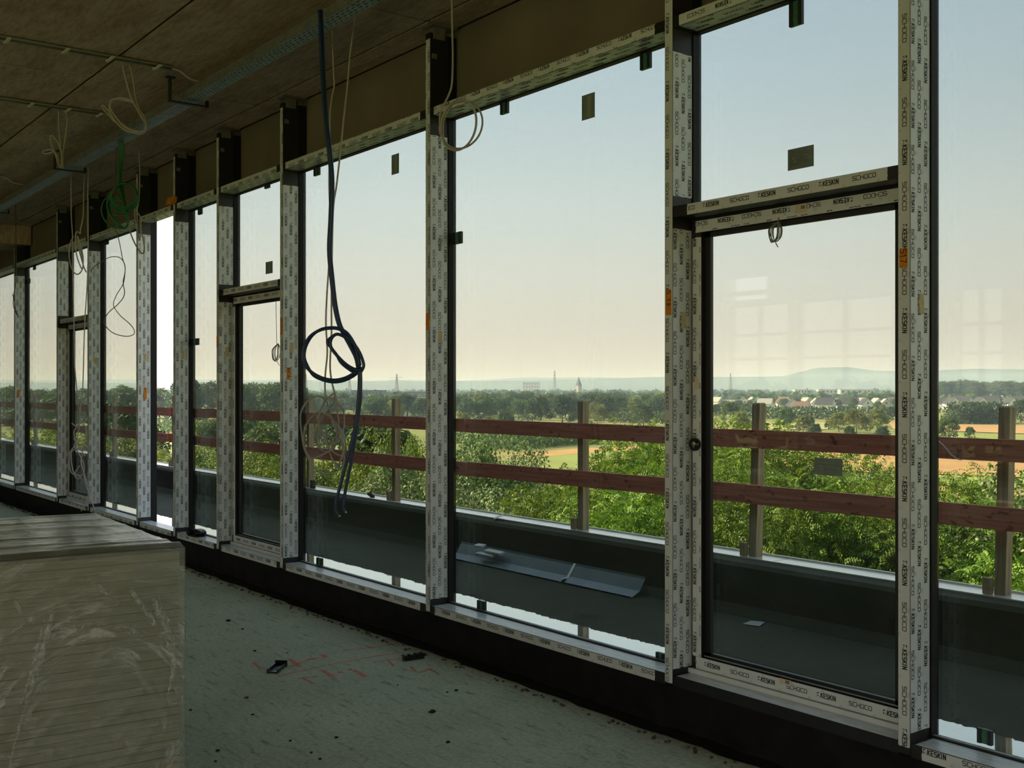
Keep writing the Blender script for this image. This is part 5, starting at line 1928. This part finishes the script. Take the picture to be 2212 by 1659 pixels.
# trees of the plain
def far_tree(seed, mat, shape):
    rng = np.random.default_rng(seed)
    H = 10.0
    if shape == 'round':
        R, z0 = 4.3, 0.6
    elif shape == 'tall':
        R, z0 = 2.8, 1.4
    else:
        R, z0 = 5.4, 0.6
    P, off, C = crown_points(rng, 80, R, H - z0 - 0.8, z0, 60, 1.1)
    d = off + rng.normal(size=P.shape) * 0.5
    V, Fq = leaves(P, d, 0.55, 0.46, rng, off + np.array([0, 0, 0.4]) + rng.normal(size=P.shape) * 0.4)
    m = MB()
    m.tube([(0, 0, 0), (0.1, 0, 2.0), (0, 0, 5.0)], 0.3, 6, r1=0.12)
    return np_mesh('far_crown', V, Fq, mat), m.mesh('far_trunk', 'bark')
FAR = [far_tree(31, 'leaf_far', 'round'), far_tree(32, 'leaf_far', 'wide'), far_tree(33, 'leaf_far_dark', 'round'), far_tree(34, 'leaf_far_yellow', 'round'), far_tree(35, 'leaf_far_yellow', 'wide'), far_tree(36, 'leaf_far_dark', 'tall')]
FLAB = {'leaf_far': 'mid-green tree', 'leaf_far_dark': 'dark green tree', 'leaf_far_yellow': 'yellow-green tree'}
def put_far(px, d, h, k, lab, grp, s=1.0, rot=0.0):
    pr = FAR[k]
    t = thing('field_tree', lab, 'tree', gd(px, d), grp)
    t.rotation_euler = (0, 0, rot)
    t.scale = (h / 10 * s, h / 10 * s, h / 10)
    for nm, me in (('crown', pr[0]), ('trunk', pr[1])):
        c = bpy.data.objects.new(nm, me)
        COL.objects.link(c)
        c.parent = t
rnd = random.Random(77)
# free-standing trees in the fields
SINGLE = [(1600, 300, 6.16, 3, 'yellow-green round tree left of the third guard post top'), (1578, 380, 7.84, 0, 'green tree left behind the third guard post top'), (1700, 330, 6.44, 0, 'green tree right of the third guard post top'), (1735, 300, 5.04, 3, 'yellow-green tree in front of the pale field'), (1762, 270, 3.64, 2, 'slim dark tree standing on the pale field'), (1790, 330, 3.36, 5, 'small dark tree in the pale field'), (1752, 350, 3.36, 5, 'smaller slim dark tree in the pale field'),
          (1812, 310, 5.6, 4, 'broad yellow-green tree behind the top rail in the near door'), (1850, 300, 6.44, 4, 'largest yellow-green tree behind the top rail in the near door'), (1895, 310, 6.72, 3, 'yellow-green tree left of the S 17 post'), (1835, 260, 3.36, 0, 'low green tree before the largest yellow-green one'), (1905, 250, 3.64, 2, 'low dark tree left of the S 17 post'), (1928, 430, 5.6, 2, 'dark tree close behind the S 17 post'),
          (2050, 255, 5.88, 0, 'leafy tree on the orange field right of the S 17 post'), (2095, 270, 2.8, 0, 'small tree beside the leafy one on the orange field'), (2205, 400, 8.4, 2, 'tall dark tree at the edge of the picture'), (2105, 215, 2.5, 0, 'small shrub on the striped field'),
          (1325, 245, 3.36, 0, 'small lone tree on the lawn in the widest pane'), (1285, 240, 2.4, 2, 'dark bush on the lawn behind the fourth post'), (1270, 245, 2.88, 2, 'dark bush half behind the fourth post'), (1090, 330, 5.6, 1, 'round tree left of the reeds'), (1150, 400, 8, 2, 'dark tree at the wood edge in the widest pane'), (1215, 400, 10, 2, 'tall dark tree at the wood edge left of the fourth post'), (1060, 300, 4.8, 4, 'yellow-green bush behind the top rail'), (1000, 310, 5.6, 3, 'yellow-green bush beside the post in the widest pane'), (1290, 380, 7.2, 4, 'yellow-green tree right of the fourth post top'), (1390, 370, 7.2, 1, 'round tree in the corner of the widest pane'),
          (820, 95, 9.2, 2, 'large dark tree behind the second guard post'), (840, 100, 8, 2, 'dark tree touching the second guard post'), (735, 190, 8, 2, 'dark tree behind the grey coil'), (690, 200, 7, 1, 'green tree behind the coil lawn'), (570, 150, 7, 0, 'green tree behind the second door glass'), (540, 160, 8, 1, 'green tree behind the second door stile'), (455, 170, 7, 0, 'green tree in the narrow pane'), (290, 140, 9.5, 2, 'dark tree by the pale post'), (250, 150, 10.5, 2, 'dark tree in the wire loop pane')]
for px, d, h, k, lab in SINGLE:
    put_far(px, d, h, k, lab, 'free-standing trees', 1.0, rnd.uniform(0, 6))
# the wood behind the lawn
for i in range(125):
    px = rnd.uniform(620, 1450)
    d = rnd.uniform(420, 700)
    h = rnd.uniform(7.2, 10.0) * (1 + 0.0003 * (d - 420))
    k = rnd.choice((0, 0, 1, 2, 2, 3))
    put_far(px, d, h, k, FLAB[FAR[k][0].materials[0].name] + ' of the wood behind the lawn', 'wood behind the lawn: ' + FLAB[FAR[k][0].materials[0].name], rnd.uniform(0.9, 1.4), rnd.uniform(0, 6))
for i in range(70):
    px = rnd.uniform(-30, 650)
    d = rnd.uniform(330, 560)
    h = rnd.uniform(11, 15.5) if px > 400 else rnd.uniform(9, 13)
    k = rnd.choice((0, 1, 2, 2, 1))
    put_far(px, d, h, k, FLAB[FAR[k][0].materials[0].name] + ' of the hazy wood at the far end', 'hazy wood at the far end: ' + FLAB[FAR[k][0].materials[0].name], rnd.uniform(0.9, 1.4), rnd.uniform(0, 6))
for i in range(45):
    px = rnd.uniform(1530, 1960)
    d = rnd.uniform(480, 980)
    h = rnd.uniform(4.0, 6.2) + (d - 480) * 0.005
    k = rnd.choice((0, 0, 1, 2, 3))
    put_far(px, d, h, k, FLAB[FAR[k][0].materials[0].name] + ' among the village houses', 'village trees: ' + FLAB[FAR[k][0].materials[0].name], rnd.uniform(0.8, 1.2), rnd.uniform(0, 6))
for i in range(60):
    px = rnd.uniform(1990, 2290)
    d = rnd.uniform(900, 1250)
    h = rnd.uniform(15, 20)
    k = rnd.choice((0, 1, 2, 2))
    put_far(px, d, h, k, FLAB[FAR[k][0].materials[0].name] + ' of the wood above the white gables', 'wood above the gables: ' + FLAB[FAR[k][0].materials[0].name], rnd.uniform(1.0, 1.5), rnd.uniform(0, 6))
# hedges and reed beds
def hedge(name, lab, pts, h, mat, n, w=3.0, leaf=0.7):
    rng = np.random.default_rng(int(pts[0][0]))
    P = [ground_pt(*p) for p in pts]
    seg = rng.integers(0, len(P) - 1, n)
    t = rng.uniform(0, 1, n)
    A = np.array([[p.x, p.y, p.z] for p in P])
    c = A[seg] * (1 - t[:, None]) + A[seg + 1] * t[:, None]
    c[:, :2] += rng.uniform(-w, w, (n, 2))
    c[:, 2] += rng.uniform(0, h, n)
    d = rng.normal(size=(n, 3)) + np.array([0, 0, 0.8])
    V, Fq = leaves(c, d, leaf, leaf * 0.6, rng)
    o = link(name, np_mesh(name, V, Fq, mat))
    tag(o, lab, 'hedge', None, 'stuff')
hedge('hedge', 'dark clipped hedge behind the orange field, right of the S 17 post', [(2055, 916), (2160, 914)], 7, 'leaf_far_dark', 2600, 4, 1.2)
hedge('reed_bed', 'grey-green reed bed crossing the lawn in the widest pane', [(1100, 968), (1180, 962), (1260, 956)], 2.6, 'leaf_far', 4500, 5, 0.7)
hedge('reed_bed', 'low reed edge left of the lawn, behind the silvery tree', [(990, 955), (1060, 960), (1120, 972)], 2.2, 'leaf_far', 2600, 5, 0.7)
hedge('hedge', 'hedge at the far side of the pale lawn', [(1310, 912), (1430, 915), (1520, 916)], 3.5, 'leaf_far', 2200, 4, 1.0)
hedge('hedge', 'dark hedge below the village gardens', [(1600, 905), (1700, 903), (1800, 906), (1930, 905)], 4.5, 'leaf_far_dark', 3200, 5, 1.1)
hedge('hedge', 'low thicket beyond the second door', [(300, 935), (520, 930), (640, 930)], 3.0, 'leaf_far', 3000, 6, 0.9)

# village houses
def house_meshes(w, l, h, rh, wall, roof):
    """gabled house: the gable end looks along local -y"""
    m = MB()
    m.box(-w / 2, w / 2, -l / 2, l / 2, 0, h)
    m.v += [(-w / 2, -l / 2, h), (w / 2, -l / 2, h), (0, -l / 2, h + rh), (-w / 2, l / 2, h), (w / 2, l / 2, h), (0, l / 2, h + rh)]
    m.f += [(8, 9, 10), (12, 11, 13)]
    wl_ = m.mesh('house_wall', wall)
    m = MB()
    o_ = 0.5
    for sg in (-1, 1):
        k = rh / (w / 2)
        a = (sg * (w / 2 + o_), h - o_ * k)
        b = (0, h + rh + 0.05)
        t = 0.28
        m.v += []
        i = len(m.v)
        for (x, z) in (a, b):
            for y in (-l / 2 - 0.4, l / 2 + 0.4):
                m.v += [(x, y, z), (x, y, z + t)]
        m.f += [(i, i + 2, i + 6, i + 4), (i + 1, i + 5, i + 7, i + 3), (i, i + 4, i + 5, i + 1), (i + 2, i + 3, i + 7, i + 6), (i, i + 1, i + 3, i + 2), (i + 4, i + 6, i + 7, i + 5)]
    rf = m.mesh('house_roof', roof)
    m = MB()
    m.box(-0.6, 0.6, -l / 2 - 0.06, -l / 2, 1.0, 2.3)
    wn_ = m.mesh('house_window', 'window_dark')
    m = MB()
    m.box(w * 0.14, w * 0.14 + 0.6, -0.3, 0.3, h + rh * 0.5, h + rh + 0.7)
    ch = m.mesh('house_chimney', 'roof_brown')
    return wl_, rf, wn_, ch, w, h
HM = [house_meshes(9, 12, 4.5, 4.2, 'house_white', 'roof_dark'), house_meshes(9, 11, 4.2, 4.0, 'house_white', 'roof_brown'), house_meshes(8, 10, 4.5, 3.8, 'house_cream', 'roof_pale'), house_meshes(8, 11, 4.5, 3.8, 'house_white', 'roof_pale')]
HL = ['white gabled village house with a dark roof', 'white gabled village house with a brown roof', 'cream gabled village house with a pale roof', 'white gabled village house with a pale roof']
def put_house(px, d, k, rot, s=1.0):
    t = thing('village_house', HL[k], 'house', gd(px, d), 'distant village: ' + HL[k])
    t.rotation_euler = (0, 0, rot)
    t.scale = (s, s, s)
    wl_, rf, wn_, ch, w, h = HM[k]
    for nm, me, loc in (('wall', wl_, (0, 0, 0)), ('roof', rf, (0, 0, 0)), ('window', wn_, (-w * 0.22, 0, 0)), ('window', wn_, (w * 0.22, 0, 0)), ('window', wn_, (0, 0, h - 0.9)), ('chimney', ch, (0, 0, 0))):
        c = bpy.data.objects.new(nm, me)
        COL.objects.link(c)
        c.location = loc
        c.parent = t
for px, d, k, r, s in ((1580, 640, 3, 1.9, 0.9), (1606, 690, 0, 0.6, 1.0), (1653, 660, 3, 1.7, 1.0), (1694, 760, 1, 1.2, 1.05), (1713, 620, 0, 0.5, 0.95), (1732, 560, 1, 1.5, 0.9), (1741, 740, 2, 0.9, 1.0), (1762, 690, 3, 0.5, 1.0), (1783, 640, 0, 1.6, 1.05), (1812, 700, 3, 0.8, 0.9), (1835, 660, 0, 1.7, 1.05), (1856, 720, 2, 1.5, 1.0), (1870, 640, 0, 0.6, 1.0), (1893, 690, 3, 0.7, 1.0), (1912, 640, 2, 0.5, 1.0), (1928, 700, 0, 1.0, 1.0),
                       (1550, 780, 2, 1.2, 1.0), (1628, 800, 2, 1.0, 1.0), (2030, 700, 0, 1.6, 1.0), (2056, 680, 0, 0.7, 1.05), (2080, 720, 0, 1.5, 1.1), (2117, 690, 0, 0.6, 1.05), (2140, 720, 0, 1.6, 1.1), (2160, 820, 2, 0.7, 1.1), (2183, 690, 0, 0.6, 1.0), (2205, 740, 0, 1.6, 1.1), (2190, 860, 1, 1.2, 1.1)):
    put_house(px, d, k, r + 0.3, s * 0.78)
# flats, halls, church, masts beyond
def block_building(name, lab, px, d, w, l, h, mat, floors, cols, rot=0.9):
    t = thing(name, lab, 'building', gd(px, d))
    t.rotation_euler = (0, 0, rot)
    def add(nm, mb, mt):
        c = bpy.data.objects.new(nm, mb.mesh(nm, mt))
        COL.objects.link(c)
        c.parent = t
    m = MB(); m.box(-w / 2, w / 2, -l / 2, l / 2, 0, h); add('wall', m, mat)
    m = MB(); m.box(-w / 2 - 0.3, w / 2 + 0.3, -l / 2 - 0.3, l / 2 + 0.3, h, h + 0.5); add('roof', m, 'roof_dark' if mat == 'grey_hall' else 'roof_pale')
    for i in range(floors):
        for j in range(cols):
            m = MB()
            cw = w / cols
            m.box(-w / 2 + cw * (j + 0.3), -w / 2 + cw * (j + 0.75), -l / 2 - 0.08, -l / 2, h * (i + 0.3) / floors, h * (i + 0.75) / floors)
            add('window', m, 'window_dark')
for k, (px, d, w) in enumerate(((1728, 1250, 14), (1781, 1150, 15), (1806, 1180, 18), (1836, 1120, 22), (1870, 1300, 16))):
    block_building('apartment_block', ('leftmost', 'second', 'third', 'widest', 'rightmost')[k] + ' white flat-roofed apartment block above the village roofs', px, d, w, 10, 11.5, 'house_white', 3, 4)
block_building('grey_hall', 'long grey hall with a dark roof behind the blue cable tails', 797, 900, 26, 14, 11.0, 'grey_hall', 2, 9, 0.75)
block_building('grey_hall', 'second grey hall left of the looped cable post', 885, 980, 26, 14, 9.5, 'grey_hall', 1, 6, 0.75)
block_building('low_shed', 'low white-roofed shed right of the second guard post', 900, 560, 14, 9, 7.5, 'house_white', 1, 4, 0.75)
block_building('tower_block', 'pale block on the skyline left of the lattice mast', 1148, 2600, 38, 20, 29, 'house_white', 4, 6, 0.75)
def lattice(name, lab, px, d, h, w, arms=0):
    b = gd(px, d)
    t = thing(name, lab, 'mast', b)
    m = MB()
    n = 7
    def leg(k, z):
        f_ = 1 - 0.86 * z / h
        sx, sy = ((-1, -1), (1, -1), (1, 1), (-1, 1))[k % 4]
        return Vector((b.x + sx * w / 2 * f_, b.y + sy * w / 2 * f_, b.z + z))
    for k in range(4):
        m.tube([leg(k, 0), leg(k, h)], 0.32, 4)
    m.build('leg_frame', 'mast_steel', t)
    m = MB()
    for i in range(n):
        z0_, z1_ = h * i / n, h * (i + 1) / n
        for k in range(4):
            m.tube([leg(k, z0_), leg(k + 1, z1_)], 0.18, 4)
            m.tube([leg(k + 1, z0_), leg(k, z1_)], 0.18, 4)
    m.build('bracing', 'mast_steel', t)
    for a in range(arms):
        m = MB()
        z = h * (0.72 + 0.12 * a)
        m.tube([(b.x - 8 + a, b.y - 10 + a, b.z + z), (b.x + 8 - a, b.y + 10 - a, b.z + z)], 0.3, 4)
        m.build('cross_arm', 'mast_steel', t)
lattice('lattice_mast', 'red and white lattice mast on the skyline of the widest pane', 1198, 2200, 50, 7)
lattice('power_pylon', 'power pylon on the skyline between the blue cable tails and the post', 857, 1700, 36, 6, 2)
lattice('power_pylon', 'power pylon on the skyline just under the blue loop', 755, 1900, 38, 6, 2)
lattice('power_pylon', 'faint power pylon left of the blue loop', 661, 2000, 40, 6, 2)
lattice('radio_mast', 'thin mast above the village in the near door', 1578, 1900, 40, 5)
lattice('radio_mast', 'thin mast right of the S 17 post', 2023, 1900, 56, 5)
b = gd(1250, 2000)
ch = thing('church', 'far church with a pointed spire right of the lattice mast', 'church', b)
m = MB(); m.box(b.x - 4, b.x + 4, b.y - 4, b.y + 4, b.z, b.z + 19); m.build('tower', 'roof_pale', ch)
m = MB()
i = len(m.v)
m.v += [(b.x - 4.3, b.y - 4.3, b.z + 19), (b.x + 4.3, b.y - 4.3, b.z + 19), (b.x + 4.3, b.y + 4.3, b.z + 19), (b.x - 4.3, b.y + 4.3, b.z + 19), (b.x, b.y, b.z + 36)]
m.f += [(0, 1, 4), (1, 2, 4), (2, 3, 4), (3, 0, 4), (3, 2, 1, 0)]
m.build('spire', 'roof_dark', ch)
m = MB(); m.box(b.x - 22, b.x - 4, b.y - 6, b.y + 6, b.z, b.z + 13); m.build('nave', 'roof_pale', ch)

# distant woodland, too many to count
rng = np.random.default_rng(9)
def woods(name, n, pxr, dr, hr, mat, lab, seed, behind=False):
    rng = np.random.default_rng(seed)
    Vs, Fs = [], []
    for i in range(n):
        d = dr[0] * (dr[1] / dr[0]) ** rng.uniform()
        px = rng.uniform(*pxr)
        b = gd(px, d)
        if behind:
            b = Vector((b.x, -b.y - 30, b.z))
        h = rng.uniform(*hr) * (1 + d * 0.00006)
        r = h * rng.uniform(0.42, 0.7)
        k = 60
        o_ = rng.normal(size=(k, 3))
        o_ /= np.linalg.norm(o_, axis=1, keepdims=True)
        o_[:, 2] = np.abs(o_[:, 2]) * 1.1 - 0.25
        c = o_ * np.array([r, r, h * 0.62]) * rng.uniform(0.75, 1.0, (k, 1)) + np.array([b.x, b.y, b.z + h * 0.36])
        Vs.append(np.concatenate([c, o_], 1))
        Fs.append(np.full((k, 1), h))
    A, hh = np.concatenate(Vs), np.concatenate(Fs)
    d = rng.normal(size=(len(A), 3))
    V, Fq = leaves(A[:, :3], d, hh * 0.34, hh * 0.30, rng, A[:, 3:] + np.array([0, 0, 0.4]) + rng.normal(size=(len(A), 3)) * 0.3)
    o = link(name, np_mesh(name, V, Fq, mat))
    tag(o, lab, 'woodland', None, 'stuff')
woods('distant_woodland', 2300, (-500, 3900), (760, 2600), (7, 10.5), 'leaf_far', 'distant woodland stretching to the foot of the hills', 5)
woods('distant_forest', 800, (-500, 3900), (1500, 4200), (9, 13), 'leaf_far_dark', 'last dark belt of forest under the hills', 6)
woods('rear_woodland', 260, (-600, 2800), (150, 500), (10, 15), 'leaf_far_dark', 'dark woodland behind the building', 7, True)

# far hills
def ridge(name, lab, d, prof, seed):
    m = MB()
    rnd = random.Random(seed)
    P = []
    for i in range(261):
        px = -900 + 5000 * i / 260
        zz_ = np.interp(px, [p[0] for p in prof], [p[1] for p in prof])
        zz_ += 2.0 * mnoise.noise(Vector((px * 0.006, seed, 0))) + 0.8 * mnoise.noise(Vector((px * 0.03, seed, 1)))
        top = W(px, zz_, d)
        P.append(top)
    for a, b in zip(P[:-1], P[1:]):
        fa, fb = a * 0.9, b * 0.9
        fa.z = fb.z = GROUND
        ba, bb = a * 1.15, b * 1.15
        ba.z = bb.z = GROUND
        m.quad(fa, fb, b, a)
        m.quad(a, b, bb, ba)
    o = m.build(name, 'hill_green', None, True)
    tag(o, lab, None, None, 'structure')
ridge('hills', 'low wooded ridge on the horizon', 5200, [(-400, 828), (400, 826), (700, 823), (900, 824), (1000, 823), (1180, 821), (1300, 817), (1434, 815), (1600, 814), (1800, 813), (1940, 812), (2212, 806), (2600, 806)], 2)
ridge('hills', 'pale far range behind the wooded ridge', 9000, [(-400, 822), (700, 820), (1000, 822), (1130, 816), (1260, 815), (1500, 818), (1700, 812), (1765, 795), (1830, 793), (1900, 802), (2020, 800), (2100, 796), (2212, 798), (2600, 800)], 3)

# the air between us and the hills
m = MB()
m.box(-16000, 9000, 34, 14000, GROUND + 0.3, 72)
o = m.build('haze', 'air_haze')
tag(o, 'thin evening haze lying over the plain', 'haze', None, 'stuff')
